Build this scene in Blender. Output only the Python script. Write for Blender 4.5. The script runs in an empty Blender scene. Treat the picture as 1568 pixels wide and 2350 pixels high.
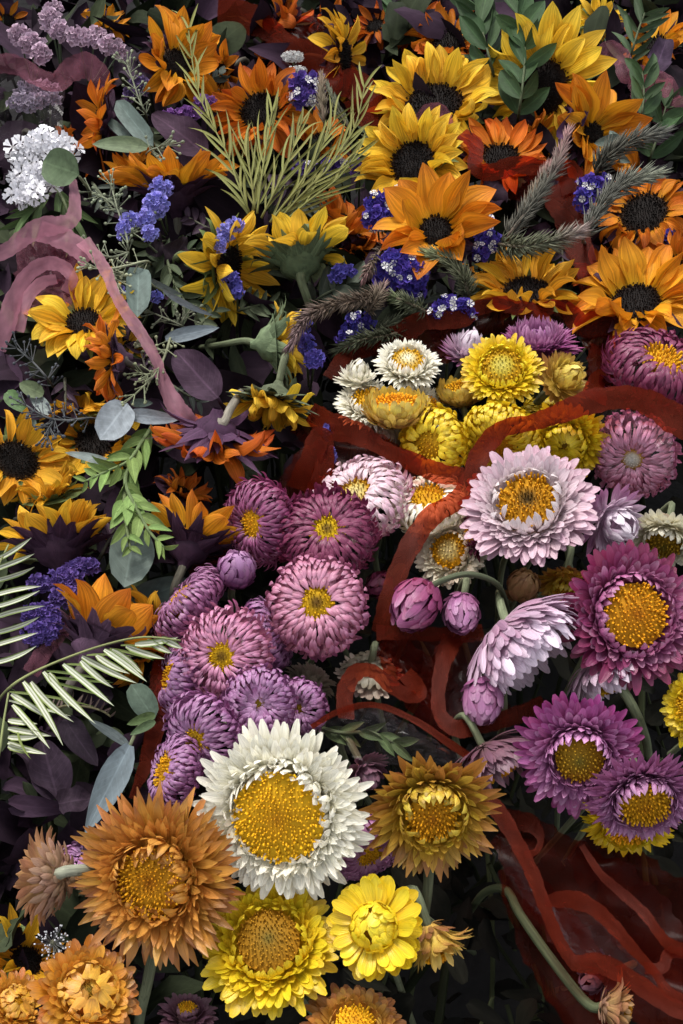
import bpy, math, random
import numpy as np
from mathutils import Vector, Matrix

# ---------------------------------------------------------------- camera, sky, sun, exposure
SC = bpy.context.scene
COL = SC.collection
Z0 = 0.34            # height of the heap's flower level above the ground
HCAM = 0.65          # camera height above the flower level
PITCH = math.radians(50)
VFOV = math.radians(40)
PW, PH = 1568.0, 2350.0
FOC = (PH / 2) / math.tan(VFOV / 2)

cam_d = bpy.data.cameras.new('camera')
cam_d.sensor_fit = 'VERTICAL'
cam_d.sensor_height = 36.0
cam_d.angle = VFOV
cam_d.clip_start = 0.02
cam_d.clip_end = 60
cam = bpy.data.objects.new('camera', cam_d)
COL.objects.link(cam)
cam.location = (0, 0, Z0 + HCAM)
cam.rotation_euler = (math.radians(90) - PITCH, 0, 0)
SC.camera = cam
CAM = Vector(cam.location)
CR = Matrix.Rotation(math.radians(90) - PITCH, 3, 'X')

SUN_EL, SUN_AZ = math.radians(62), math.radians(-25)   # azimuth measured from +Y towards +X
w = bpy.data.worlds.new('World'); SC.world = w; w.use_nodes = True
nt = w.node_tree; nt.nodes.clear()
sky = nt.nodes.new('ShaderNodeTexSky'); sky.sky_type = 'NISHITA'; sky.sun_disc = False
sky.sun_elevation = SUN_EL; sky.sun_rotation = SUN_AZ
sky.air_density = 1.0; sky.dust_density = 3.0; sky.ozone_density = 1.0
hs = nt.nodes.new('ShaderNodeHueSaturation'); hs.inputs['Saturation'].default_value = 0.22
bg = nt.nodes.new('ShaderNodeBackground'); bg.inputs['Strength'].default_value = 0.15
ow = nt.nodes.new('ShaderNodeOutputWorld')
nt.links.new(sky.outputs[0], hs.inputs['Color']); nt.links.new(hs.outputs[0], bg.inputs['Color'])
nt.links.new(bg.outputs[0], ow.inputs['Surface'])
sun_d = bpy.data.lights.new('sun', 'SUN'); sun_d.energy = 1.5; sun_d.angle = math.radians(14)
sun_d.color = (1.0, 0.96, 0.9)
sun = bpy.data.objects.new('sun', sun_d); COL.objects.link(sun)
_sd = Vector((math.sin(SUN_AZ) * math.cos(SUN_EL), math.cos(SUN_AZ) * math.cos(SUN_EL), math.sin(SUN_EL)))
sun.rotation_euler = _sd.to_track_quat('Z', 'Y').to_euler()
sun.location = _sd * 5
vs = SC.view_settings
vs.view_transform = 'Standard'; vs.look = 'None'; vs.gamma = 1.0; vs.exposure = 0.92
vs.use_curve_mapping = False
SC.render.resolution_x = 683; SC.render.resolution_y = 1024
SC.cycles.max_bounces = 6; SC.cycles.transparent_max_bounces = 16

RNG = random.Random(11)

# ---------------------------------------------------------------- placing
def ray(px, py):
    d = CR @ Vector(((px - PW / 2) / FOC, -(py - PH / 2) / FOC, -1.0))
    return d                       # depth 1 along the optical axis

def at(px, py, dz=0.0):
    """point of the heap seen there, dz centimetres above the flower level; metres per picture unit at that depth"""
    d = ray(px, py)
    k = (Z0 + dz / 100.0 - CAM.z) / d.z
    return CAM + d * k, k / FOC

def facing(P, t, a, spin=0.0):
    """frame whose z axis is turned t degrees away from the viewer towards image direction a"""
    c = (CAM - P).normalized()
    r = (CR @ Vector((1, 0, 0)))
    r = (r - c * r.dot(c)).normalized()
    u = c.cross(r).normalized()
    t = math.radians(t); a = math.radians(a)
    n = (c * math.cos(t) + (r * math.cos(a) + u * math.sin(a)) * math.sin(t)).normalized()
    x = r - n * r.dot(n)
    if x.length < 0.2: x = u - n * u.dot(n)
    x.normalize(); y = n.cross(x)
    M = Matrix((x, y, n)).transposed().to_4x4()
    M.translation = P
    return M @ Matrix.Rotation(spin, 4, 'Z')

# ---------------------------------------------------------------- materials
def new_mat(name):
    m = bpy.data.materials.new(name); m.use_nodes = True
    nt = m.node_tree; nt.nodes.clear()
    return m, nt, nt.nodes, nt.links

def surf_mat(name, rough=0.55, spec=0.3, transl=0.25, su=14, sv=1.6, streak=0.25, bump=0.3, vary=0.16, speck=0.0,
             coat=0.0, midrib=0.0, fine=0.0, edge=0.0):
    """pigment from the 'Col' attribute, fibre streaks along the piece, per-piece variation, thin-leaf translucency"""
    m, nt, N, L = new_mat(name)
    out = N.new('ShaderNodeOutputMaterial')
    at_ = N.new('ShaderNodeAttribute'); at_.attribute_name = 'Col'
    uv = N.new('ShaderNodeUVMap')
    oi = N.new('ShaderNodeObjectInfo')
    mp = N.new('ShaderNodeMapping'); mp.inputs['Scale'].default_value = (su, sv, 1)
    L.new(uv.outputs[0], mp.inputs[0])
    addv = N.new('ShaderNodeVectorMath'); addv.operation = 'ADD'
    cmb = N.new('ShaderNodeCombineXYZ')
    mul = N.new('ShaderNodeMath'); mul.operation = 'MULTIPLY'; mul.inputs[1].default_value = 57.0
    L.new(oi.outputs['Random'], mul.inputs[0]); L.new(mul.outputs[0], cmb.inputs[2])
    L.new(mp.outputs[0], addv.inputs[0]); L.new(cmb.outputs[0], addv.inputs[1])
    nz = N.new('ShaderNodeTexNoise'); nz.inputs['Scale'].default_value = 1.0
    nz.inputs['Detail'].default_value = 3.0
    L.new(addv.outputs[0], nz.inputs['Vector'])
    # value factor = 1 + streak*(noise-.5)*2 + vary*(random-.5)*2
    f1 = N.new('ShaderNodeMapRange'); f1.inputs['From Min'].default_value = 0.3; f1.inputs['From Max'].default_value = 0.7
    f1.inputs['To Min'].default_value = 1 - streak; f1.inputs['To Max'].default_value = 1 + streak
    L.new(nz.outputs['Fac'], f1.inputs['Value'])
    f2 = N.new('ShaderNodeMapRange'); f2.inputs['To Min'].default_value = 1 - vary; f2.inputs['To Max'].default_value = 1 + vary
    L.new(oi.outputs['Random'], f2.inputs['Value'])
    ff = N.new('ShaderNodeMath'); ff.operation = 'MULTIPLY'
    L.new(f1.outputs[0], ff.inputs[0]); L.new(f2.outputs[0], ff.inputs[1])
    fac = ff.outputs[0]
    if midrib:
        sx = N.new('ShaderNodeSeparateXYZ'); L.new(uv.outputs[0], sx.inputs[0])
        ab = N.new('ShaderNodeMath'); ab.operation = 'SUBTRACT'; ab.inputs[1].default_value = 0.5; L.new(sx.outputs[0], ab.inputs[0])
        a2 = N.new('ShaderNodeMath'); a2.operation = 'ABSOLUTE'; L.new(ab.outputs[0], a2.inputs[0])
        mr = N.new('ShaderNodeMapRange'); mr.inputs['From Min'].default_value = 0.012; mr.inputs['From Max'].default_value = 0.04
        mr.inputs['To Min'].default_value = 1 + midrib; mr.inputs['To Max'].default_value = 1.0
        L.new(a2.outputs[0], mr.inputs['Value'])
        # side veins: wave on v - 0.5|u|
        vm = N.new('ShaderNodeMath'); vm.operation = 'MULTIPLY_ADD'; vm.inputs[1].default_value = -0.45
        L.new(a2.outputs[0], vm.inputs[0]); L.new(sx.outputs[1], vm.inputs[2])
        sn = N.new('ShaderNodeMath'); sn.operation = 'MULTIPLY'; sn.inputs[1].default_value = 60.0; L.new(vm.outputs[0], sn.inputs[0])
        s2 = N.new('ShaderNodeMath'); s2.operation = 'SINE'; L.new(sn.outputs[0], s2.inputs[0])
        m2 = N.new('ShaderNodeMapRange'); m2.inputs['From Min'].default_value = 0.86; m2.inputs['From Max'].default_value = 1.0
        m2.inputs['To Min'].default_value = 1.0; m2.inputs['To Max'].default_value = 1 + midrib * 0.45
        L.new(s2.outputs[0], m2.inputs['Value'])
        mx = N.new('ShaderNodeMath'); mx.operation = 'MAXIMUM'; L.new(mr.outputs[0], mx.inputs[0]); L.new(m2.outputs[0], mx.inputs[1])
        mm = N.new('ShaderNodeMath'); mm.operation = 'MULTIPLY'; L.new(fac, mm.inputs[0]); L.new(mx.outputs[0], mm.inputs[1])
        fac = mm.outputs[0]
    if speck:
        tc = N.new('ShaderNodeTexCoord')
        n2 = N.new('ShaderNodeTexNoise'); n2.inputs['Scale'].default_value = 260.0; n2.inputs['Detail'].default_value = 2
        L.new(tc.outputs['Object'], n2.inputs['Vector'])
        mr2 = N.new('ShaderNodeMapRange'); mr2.inputs['From Min'].default_value = 0.62; mr2.inputs['From Max'].default_value = 0.72
        mr2.inputs['To Min'].default_value = 1.0; mr2.inputs['To Max'].default_value = 1 - speck
        L.new(n2.outputs['Fac'], mr2.inputs['Value'])
        mm2 = N.new('ShaderNodeMath'); mm2.operation = 'MULTIPLY'; L.new(fac, mm2.inputs[0]); L.new(mr2.outputs[0], mm2.inputs[1])
        fac = mm2.outputs[0]
    vmul = N.new('ShaderNodeVectorMath'); vmul.operation = 'SCALE'
    L.new(at_.outputs['Color'], vmul.inputs[0]); L.new(fac, vmul.inputs['Scale'])
    hue = N.new('ShaderNodeHueSaturation')
    hr = N.new('ShaderNodeMapRange'); hr.inputs['To Min'].default_value = 0.49; hr.inputs['To Max'].default_value = 0.51
    h1 = N.new('ShaderNodeMath'); h1.operation = 'FRACT'
    h2 = N.new('ShaderNodeMath'); h2.operation = 'MULTIPLY'; h2.inputs[1].default_value = 7.31
    L.new(oi.outputs['Random'], h2.inputs[0]); L.new(h2.outputs[0], h1.inputs[0]); L.new(h1.outputs[0], hr.inputs['Value'])
    L.new(hr.outputs[0], hue.inputs['Hue']); L.new(vmul.outputs[0], hue.inputs['Color'])
    p = N.new('ShaderNodeBsdfPrincipled')
    p.inputs['Roughness'].default_value = rough
    p.inputs['Specular IOR Level'].default_value = spec
    L.new(hue.outputs[0], p.inputs['Base Color'])
    b = N.new('ShaderNodeBump'); b.inputs['Strength'].default_value = bump; b.inputs['Distance'].default_value = 0.0006
    L.new(nz.outputs['Fac'], b.inputs['Height']); L.new(b.outputs[0], p.inputs['Normal'])
    if transl > 0:
        tr = N.new('ShaderNodeBsdfTranslucent'); L.new(hue.outputs[0], tr.inputs['Color']); L.new(b.outputs[0], tr.inputs['Normal'])
        mix = N.new('ShaderNodeMixShader'); mix.inputs[0].default_value = transl
        L.new(p.outputs[0], mix.inputs[1]); L.new(tr.outputs[0], mix.inputs[2]); L.new(mix.outputs[0], out.inputs['Surface'])
    else:
        L.new(p.outputs[0], out.inputs['Surface'])
    return m

def film_mat(name, col, opacity, rough=0.35, transl=0.4, spec=0.5, mott=0.0, tint=(0.97, 0.96, 0.97), bump=0.04):
    """thin coloured wrapping film or ribbon: partly see-through"""
    m, nt, N, L = new_mat(name)
    out = N.new('ShaderNodeOutputMaterial')
    tc = N.new('ShaderNodeTexCoord')
    nz = N.new('ShaderNodeTexNoise'); nz.inputs['Scale'].default_value = 1.0; nz.inputs['Detail'].default_value = 3
    nz.inputs['Roughness'].default_value = .5
    mpv = N.new('ShaderNodeMapping'); mpv.inputs['Scale'].default_value = (1.6, 0.45, 1)
    uvn = N.new('ShaderNodeUVMap'); L.new(uvn.outputs[0], mpv.inputs[0]); L.new(mpv.outputs[0], nz.inputs['Vector'])
    rp = N.new('ShaderNodeMapRange'); rp.inputs['From Min'].default_value = 0.3; rp.inputs['From Max'].default_value = 0.7
    rp.inputs['To Min'].default_value = 0.9; rp.inputs['To Max'].default_value = 1.1
    L.new(nz.outputs['Fac'], rp.inputs['Value'])
    vm = N.new('ShaderNodeVectorMath'); vm.operation = 'SCALE'; vm.inputs[0].default_value = col
    L.new(rp.outputs[0], vm.inputs['Scale'])
    p = N.new('ShaderNodeBsdfPrincipled'); p.inputs['Roughness'].default_value = rough
    p.inputs['Specular IOR Level'].default_value = spec
    L.new(vm.outputs[0], p.inputs['Base Color'])
    b = N.new('ShaderNodeBump'); b.inputs['Strength'].default_value = bump; b.inputs['Distance'].default_value = 0.002
    L.new(nz.outputs['Fac'], b.inputs['Height']); L.new(b.outputs[0], p.inputs['Normal'])
    tr = N.new('ShaderNodeBsdfTranslucent'); L.new(vm.outputs[0], tr.inputs['Color'])
    m1 = N.new('ShaderNodeMixShader'); m1.inputs[0].default_value = transl
    L.new(p.outputs[0], m1.inputs[1]); L.new(tr.outputs[0], m1.inputs[2])
    tp = N.new('ShaderNodeBsdfTransparent')
    tp.inputs['Color'].default_value = (*tint, 1)
    m2 = N.new('ShaderNodeMixShader'); m2.inputs[0].default_value = opacity
    if mott:
        r2 = N.new('ShaderNodeMapRange'); r2.inputs['From Min'].default_value = 0.35; r2.inputs['From Max'].default_value = 0.7
        r2.inputs['To Min'].default_value = max(0, opacity - mott); r2.inputs['To Max'].default_value = min(1, opacity + mott)
        L.new(nz.outputs['Fac'], r2.inputs['Value']); L.new(r2.outputs[0], m2.inputs[0])
    L.new(tp.outputs[0], m2.inputs[1]); L.new(m1.outputs[0], m2.inputs[2])
    L.new(m2.outputs[0], out.inputs['Surface'])
    return m

M_PETAL = surf_mat('petal', rough=0.62, spec=0.18, transl=0.28, su=16, sv=0.9, streak=0.34, bump=0.8, vary=0.14)
M_BRACT = surf_mat('papery_bract', rough=0.36, spec=0.5, transl=0.28, su=10, sv=1.2, streak=0.18, bump=0.5, vary=0.16, speck=.12)
M_LEAF = surf_mat('leaf', rough=0.6, spec=0.14, transl=0.15, su=6, sv=5, streak=0.18, bump=0.4, vary=0.18, midrib=0.55)
M_EUCA = surf_mat('waxy_leaf', rough=0.62, spec=0.22, transl=0.06, su=5, sv=6, streak=0.22, bump=0.35, vary=0.06, midrib=0.32, speck=0.25)
M_NEEDLE = surf_mat('needle', rough=0.6, spec=0.2, transl=0.1, su=3, sv=3, streak=0.1, bump=0.1, vary=0.1)
M_FLORET = surf_mat('floret', rough=0.7, spec=0.15, transl=0.2, su=5, sv=3, streak=0.15, bump=0.2, vary=0.2)
M_STEM = surf_mat('stem', rough=0.7, spec=0.12, transl=0.0, su=12, sv=6, streak=0.34, bump=0.7, vary=0.15, speck=.3)
M_TANGLE = surf_mat('shaded_leaf', rough=0.8, spec=0.08, transl=0.05, su=6, sv=5, streak=0.2, bump=0.3, vary=0.0, midrib=0.3)  # low gloss, for tangle leaves with the gaps' shade in their colour
M_PURPLE = surf_mat('purple_leaf', rough=0.75, spec=0.1, transl=0.08, su=7, sv=7, streak=0.22, bump=0.5, vary=0.15, midrib=0.6, speck=.2)
M_RED = film_mat('red_film', (0.22, 0.026, 0.009), 0.44, rough=0.5, mott=0.08, spec=0.2, transl=.55, tint=(.62, .13, .06))
M_REDTHIN = film_mat('thin_red_film', (0.15, 0.016, 0.008), 0.20, rough=0.3, mott=0.12, spec=.4, transl=.5, tint=(.75, .30, .22))
M_PINK = film_mat('pink_organza', (0.50, 0.23, 0.30), 0.56, rough=0.45, mott=0.12, spec=.25, transl=.5, tint=(.85, .62, .70))
M_PINKTHIN = film_mat('thin_pink_organza', (0.36, 0.13, 0.18), 0.36, rough=0.4, mott=0.18, spec=.3, transl=.5, tint=(.85, .55, .60))
M_CLEAR = film_mat('clear_cellophane', (0.45, 0.40, 0.43), 0.04, rough=0.12, transl=0.3, spec=1.0, mott=0.04, bump=.3)

# ---------------------------------------------------------------- mesh helpers
def mesh(name, V, F, C, mat, UV=None, smooth=True):
    """V (n,3), F list of faces, C (n,3) pigment per vertex, UV (n,2)"""
    me = bpy.data.meshes.new(name)
    me.from_pydata([tuple(v) for v in V], [], F)
    n = len(V)
    ca = me.color_attributes.new('Col', 'FLOAT_COLOR', 'POINT')
    c4 = np.ones((n, 4), np.float32); c4[:, :3] = np.asarray(C, np.float32)
    ca.data.foreach_set('color', c4.ravel())
    if UV is not None:
        ul = me.uv_layers.new(name='UVMap')
        li = np.empty(len(me.loops), np.int32); me.loops.foreach_get('vertex_index', li)
        ul.data.foreach_set('uv', np.asarray(UV, np.float32)[li].ravel())
    if smooth: me.polygons.foreach_set('use_smooth', [True] * len(me.polygons))
    me.materials.append(mat)
    return me

def obj(name, me, parent=None, M=None):
    o = bpy.data.objects.new(name, me)
    COL.objects.link(o)
    if parent is not None: o.parent = parent
    if M is not None: o.matrix_basis = M
    return o

def thing(name, label, cat, loc, group=None):
    o = bpy.data.objects.new(name, None); COL.objects.link(o)
    o.empty_display_size = 0.02
    o.location = loc
    o['label'] = label; o['category'] = cat
    if group: o['group'] = group
    return o

def lerp(a, b, t): return a + (b - a) * t
def mixc(a, b, t): return tuple(lerp(x, y, t) for x, y in zip(a, b))
def sstep(a, b, x):
    t = min(1, max(0, (x - a) / (b - a))); return t * t * (3 - 2 * t)

PROF = {
    'petal': lambda v: (0.42 + 0.58 * sstep(0, 0.4, v)) * (1 if v < 0.42 else max(0, 1 - ((v - 0.42) / 0.58) ** 2.3)),
    'bract': lambda v: (0.5 + 0.5 * sstep(0, 0.65, v)) * (1 if v < 0.76 else max(0.0, 1 - ((v - 0.76) / 0.24) ** 2) ** 0.55),
    'sharp': lambda v: (0.5 + 0.5 * sstep(0, 0.6, v)) * (1 if v < 0.72 else max(0.0, 1 - ((v - 0.72) / 0.28) ** 1.6)),
    'lance': lambda v: max(0.0, math.sin(math.pi * min(1, (0.04 + 0.96 * v)) ** 0.8)) ** 0.85,
    'ovate': lambda v: max(0.0, math.sin(math.pi * min(1, (0.02 + 0.98 * v)) ** 0.72)) ** 0.62,
    'oval': lambda v: max(0.0, 1 - (2 * v - 1) ** 2) ** 0.5 if 0 < v < 1 else 0.0,
    'oblong': lambda v: max(0.0, 1 - abs(2 * v - 1) ** 3.2) ** 0.55,
    'blade': lambda v: (0.5 + 0.5 * sstep(0, 0.15, v)) * (1 if v < 0.55 else max(0, 1 - ((v - 0.55) / 0.45) ** 1.6)),
    'sepal': lambda v: (0.75 + 0.25 * sstep(0, 0.3, v)) * (1 if v < 0.3 else max(0, 1 - ((v - 0.3) / 0.7) ** 1.15)),
}

def blade(L, W, prof, nu=4, nv=7, th0=0.0, bend=0.0, cup=0.2, ridge=0.0, ripple=0.0, twist=0.0, curl=0.0, side=0.0, rng=RNG):
    """a petal or leaf along +x, facing +z; th0 start elevation, bend total bending (radians), side = sideways sweep"""
    p = PROF[prof]
    V, UV = [], []
    x = z = y0 = 0.0; ph = rng.uniform(0, 6.28); ph2 = rng.uniform(0, 6.28)
    for j in range(nv + 1):
        v = j / nv
        th = th0 + bend * v + .10 * math.sin(7 * v + ph) * min(1, abs(ridge) * 30) + curl * max(0, v - 0.6) ** 2 / 0.16
        if j:
            x += math.cos(th) * L / nv; z += math.sin(th) * L / nv
        wv = W * 0.5 * max(p(v), 0.02)
        tw = twist * v
        nx, nz = -math.sin(th), math.cos(th)
        yc = side * L * v * v
        for i in range(nu + 1):
            u = 2 * i / nu - 1
            h = cup * wv * u * u + ridge * wv * math.cos(u * 3 * math.pi) * min(1, 4 * v * (1 - v) + .2)
            h += ripple * wv * abs(u) * math.sin(v * 9 + (ph if u > 0 else ph2))
            yy = u * wv * (1 - 0.25 * abs(cup) * u * u)
            yr = yy * math.cos(tw) - h * math.sin(tw); hr = yy * math.sin(tw) + h * math.cos(tw)
            V.append((x + nx * hr, yc + yr, z + nz * hr)); UV.append((i / nu, v))
    F = []
    for j in range(nv):
        for i in range(nu):
            a = j * (nu + 1) + i
            F.append((a, a + 1, a + nu + 2, a + nu + 1))
    return V, F, UV

def tube(pts, rad, sides=7, caps=True):
    """swept round stem"""
    pts = [Vector(p) for p in pts]; V, F, UV = [], [], []
    n = len(pts); prev = None
    for k, p in enumerate(pts):
        t = (pts[min(k + 1, n - 1)] - pts[max(k - 1, 0)]).normalized()
        if prev is None:
            a = t.orthogonal().normalized()
        else:
            a = (prev - t * prev.dot(t)); a = a.normalized() if a.length > 1e-6 else t.orthogonal().normalized()
        prev = a; b = t.cross(a)
        r = rad[k] if isinstance(rad, (list, tuple)) else rad
        for s in range(sides):
            an = 2 * math.pi * s / sides
            V.append(p + (a * math.cos(an) + b * math.sin(an)) * r); UV.append((s / sides, k / max(1, n - 1)))
    for k in range(n - 1):
        for s in range(sides):
            s2 = (s + 1) % sides
            F.append((k * sides + s, k * sides + s2, (k + 1) * sides + s2, (k + 1) * sides + s))
    if caps:
        F.append(tuple(range(sides))[::-1]); F.append(tuple((n - 1) * sides + s for s in range(sides)))
    return V, F, UV

def catmull(P, n=8):
    P = [np.array(p, float) for p in P]
    if len(P) < 3: 
        return [P[0] + (P[-1] - P[0]) * i / n for i in range(n + 1)]
    Q = [2 * P[0] - P[1]] + P + [2 * P[-1] - P[-2]]
    out = []
    for k in range(1, len(Q) - 2):
        a, b, c, d = Q[k - 1:k + 3]
        for i in range(n):
            t = i / n
            out.append(0.5 * (2 * b + (c - a) * t + (2 * a - 5 * b + 4 * c - d) * t * t + (3 * b - a - 3 * c + d) * t ** 3))
    out.append(P[-1]); return out

def col_ramp(stops, t):
    if t <= stops[0][0]: return stops[0][1]
    for (a, ca), (b, cb) in zip(stops, stops[1:]):
        if t <= b: return mixc(ca, cb, (t - a) / (b - a))
    return stops[-1][1]

GREEN = (0.10, 0.13, 0.045); GREYG = (0.13, 0.145, 0.085); DKGREEN = (0.035, 0.06, 0.02)
PURP = (0.035, 0.016, 0.030); PURPL = (0.065, 0.035, 0.058)

def stem_part(root, pts, r0, r1, colr=GREEN, name='stem', sides=7):
    base = Vector(root.location)
    q = [Vector(p) - base for p in catmull(pts, 5)]
    n = len(q); rad = [lerp(r0, r1, k / (n - 1)) for k in range(n)]
    V, F, UV = tube(q, rad, sides)
    return obj(name, mesh(name, V, F, [colr] * len(V), M_STEM, UV), root)

def auto_stem(P, n, R, rng, sway=0.05):
    """from the back of a head, bending over and down into the heap"""
    p0 = P - n * (0.5 * R)
    p1 = p0 - n * max(0.02, 0.7 * R)
    p1.z = min(p1.z, p0.z + 0.012)
    p2 = p1 + Vector((0, 0.02, -0.06))
    p3 = Vector((p2.x + rng.uniform(-sway, sway), p2.y + rng.uniform(0.0, 0.05), max(0.03, p2.z - 0.16)))
    return [p0, p1, p2, p3]

def disc_mesh(name, rd, dome, n, size, hgt, stops, rng, mat=M_FLORET, hole=0.0, z0=0.0, lean=0.5, base=(0.1, 0.06, 0.02)):
    """a cushion of florets set in a spiral, over a domed receptacle"""
    V, F, C, UV = [], [], [], []
    rings, seg = 4, 20
    for k in range(rings + 1):
        r = rd * (k / rings)
        for s in range(seg):
            an = 2 * math.pi * s / seg
            V.append((r * math.cos(an), r * math.sin(an), z0 - 0.1 * hgt + dome * (1 - (r / rd) ** 2) - hole * math.exp(-(r / (0.3 * rd)) ** 2)))
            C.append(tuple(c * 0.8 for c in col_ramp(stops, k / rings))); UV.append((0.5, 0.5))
    for k in range(rings):
        for s in range(seg):
            s2 = (s + 1) % seg
            F.append((k * seg + s, (k + 1) * seg + s, (k + 1) * seg + s2, k * seg + s2))
    for i in range(n):
        q = math.sqrt((i + 0.5) / n); r = rd * q * 0.97; an = i * 2.399963 + rng.uniform(-.12, .12)
        r *= rng.uniform(0.97, 1.03)
        bx, by = r * math.cos(an), r * math.sin(an)
        bz = z0 + dome * (1 - q * q) - hole * math.exp(-(q / 0.3) ** 2)
        ln = lean * q + rng.uniform(-.18, .18)
        d = Vector((math.cos(an) * math.sin(ln), math.sin(an) * math.sin(ln), math.cos(ln)))
        h = hgt * rng.uniform(0.7, 1.25) * lerp(0.75, 1.0, q)
        s = size * rng.uniform(0.7, 1.2) * lerp(.62, 1.05, q)
        t1 = d.orthogonal().normalized(); t2 = d.cross(t1)
        b0 = Vector((bx, by, bz)) - d * 0.1 * h
        k0 = len(V)
        cc = col_ramp(stops, q); vv = rng.uniform(0.75, 1.25); cc = tuple(c * vv for c in cc)
        rot = rng.uniform(0, 1.6)
        for lev, (hh, ss) in enumerate(((0, 0.55), (0.75, 0.9), (1.0, 0.55))):
            for e in range(4):
                a2 = rot + e * math.pi / 2
                V.append(b0 + d * h * hh + (t1 * math.cos(a2) + t2 * math.sin(a2)) * s * 0.5 * ss)
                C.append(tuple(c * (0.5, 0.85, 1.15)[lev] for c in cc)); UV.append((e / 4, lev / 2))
        for lev in range(2):
            for e in range(4):
                e2 = (e + 1) % 4
                F.append((k0 + lev * 4 + e, k0 + lev * 4 + e2, k0 + lev * 4 + 4 + e2, k0 + lev * 4 + 4 + e))
        F.append((k0 + 8, k0 + 9, k0 + 10, k0 + 11))
    return mesh(name, V, F, C, mat, UV, smooth=False)

def lathe(prof, seg=16):
    V, F, UV = [], [], []
    for k, (r, z) in enumerate(prof):
        for s in range(seg):
            an = 2 * math.pi * s / seg
            V.append((r * math.cos(an), r * math.sin(an), z)); UV.append((s / seg, k / (len(prof) - 1)))
    for k in range(len(prof) - 1):
        for s in range(seg):
            s2 = (s + 1) % seg
            F.append((k * seg + s, k * seg + s2, (k + 1) * seg + s2, (k + 1) * seg + s))
    return V, F, UV

# ---------------------------------------------------------------- the setting: ground and the dark tangle under the flowers
def build_ground():
    V = [(-4, -3, 0), (4, -3, 0), (4, 6, 0), (-4, 6, 0)]
    m, nt, N, L = new_mat('dark_paving')
    out = N.new('ShaderNodeOutputMaterial'); p = N.new('ShaderNodeBsdfPrincipled'); p.inputs['Roughness'].default_value = 0.9; p.inputs['Specular IOR Level'].default_value = 0.1
    tc = N.new('ShaderNodeTexCoord'); nz = N.new('ShaderNodeTexNoise'); nz.inputs['Scale'].default_value = 90; nz.inputs['Detail'].default_value = 6
    cr = N.new('ShaderNodeValToRGB'); cr.color_ramp.elements[0].color = (0.004, 0.004, 0.004, 1); cr.color_ramp.elements[1].color = (0.016, 0.015, 0.015, 1)
    L.new(tc.outputs['Object'], nz.inputs['Vector']); L.new(nz.outputs['Fac'], cr.inputs[0]); L.new(cr.outputs[0], p.inputs['Base Color'])
    b = N.new('ShaderNodeBump'); b.inputs['Distance'].default_value = 0.002; L.new(nz.outputs['Fac'], b.inputs['Height']); L.new(b.outputs[0], p.inputs['Normal'])
    L.new(p.outputs[0], out.inputs['Surface'])
    me = mesh('ground', V, [(0, 1, 2, 3)], [(0.03,) * 3] * 4, m, [(0, 0), (1, 0), (1, 1), (0, 1)])
    o = obj('ground', me); o['kind'] = 'structure'
build_ground()

def build_tangle():
    """leaves and stalks packed under the blooms, nobody could count them"""
    rng = random.Random(5)
    V, F, C, UV = [], [], [], []
    def add(v, f, uv, c, M):
        k = len(V)
        V.extend([M @ Vector(q) for q in v]); F.extend([tuple(i + k for i in q) for q in f]); UV.extend(uv)
        C.extend([c] * len(v))
    for i in range(5200):
        py = rng.uniform(-120, 2480); px = rng.uniform(-320, 1890)
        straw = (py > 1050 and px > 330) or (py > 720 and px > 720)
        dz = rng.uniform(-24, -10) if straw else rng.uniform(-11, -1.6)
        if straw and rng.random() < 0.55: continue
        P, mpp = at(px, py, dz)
        kind = rng.random()  # leaf colours lowered to put the gaps' shade into the pigment
        if straw: c = mixc((0.004, 0.004, 0.003), (0.014, 0.014, 0.009), rng.random() ** 2)  # near black: deeper shade painted into the strawflower gaps
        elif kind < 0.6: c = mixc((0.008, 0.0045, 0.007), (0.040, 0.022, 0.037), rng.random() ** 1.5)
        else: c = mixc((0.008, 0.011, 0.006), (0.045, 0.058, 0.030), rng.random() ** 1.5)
        L_ = rng.uniform(0.018, 0.050) * (mpp / .00026) * (.7 if straw else 1); W_ = L_ * rng.uniform(0.3, 0.7)
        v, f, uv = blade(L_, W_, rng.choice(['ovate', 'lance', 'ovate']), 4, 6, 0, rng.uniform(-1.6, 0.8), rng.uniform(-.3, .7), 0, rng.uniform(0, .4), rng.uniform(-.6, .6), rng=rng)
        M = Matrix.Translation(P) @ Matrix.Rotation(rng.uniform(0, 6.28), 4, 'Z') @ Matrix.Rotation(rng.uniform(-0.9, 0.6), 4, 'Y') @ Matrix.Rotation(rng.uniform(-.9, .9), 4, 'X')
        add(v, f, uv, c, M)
    for i in range(420):
        py = rng.uniform(-80, 2450); px = rng.uniform(-250, 1820)
        st_ = (py > 1050 and px > 330) or (py > 720 and px > 720)
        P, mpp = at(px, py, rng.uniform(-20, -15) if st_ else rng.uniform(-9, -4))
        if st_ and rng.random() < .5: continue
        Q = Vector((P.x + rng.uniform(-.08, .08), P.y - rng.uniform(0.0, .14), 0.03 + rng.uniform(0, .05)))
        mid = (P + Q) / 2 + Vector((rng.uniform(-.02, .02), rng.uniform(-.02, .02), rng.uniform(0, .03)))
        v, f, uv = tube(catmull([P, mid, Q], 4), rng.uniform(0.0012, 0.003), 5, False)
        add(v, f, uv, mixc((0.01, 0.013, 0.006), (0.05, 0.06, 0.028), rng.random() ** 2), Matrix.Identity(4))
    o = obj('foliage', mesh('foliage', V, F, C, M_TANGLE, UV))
    o['kind'] = 'stuff'; o['label'] = 'dark tangle of leaves and stalks beneath the flowers'; o['category'] = 'foliage'
build_tangle()

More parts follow.
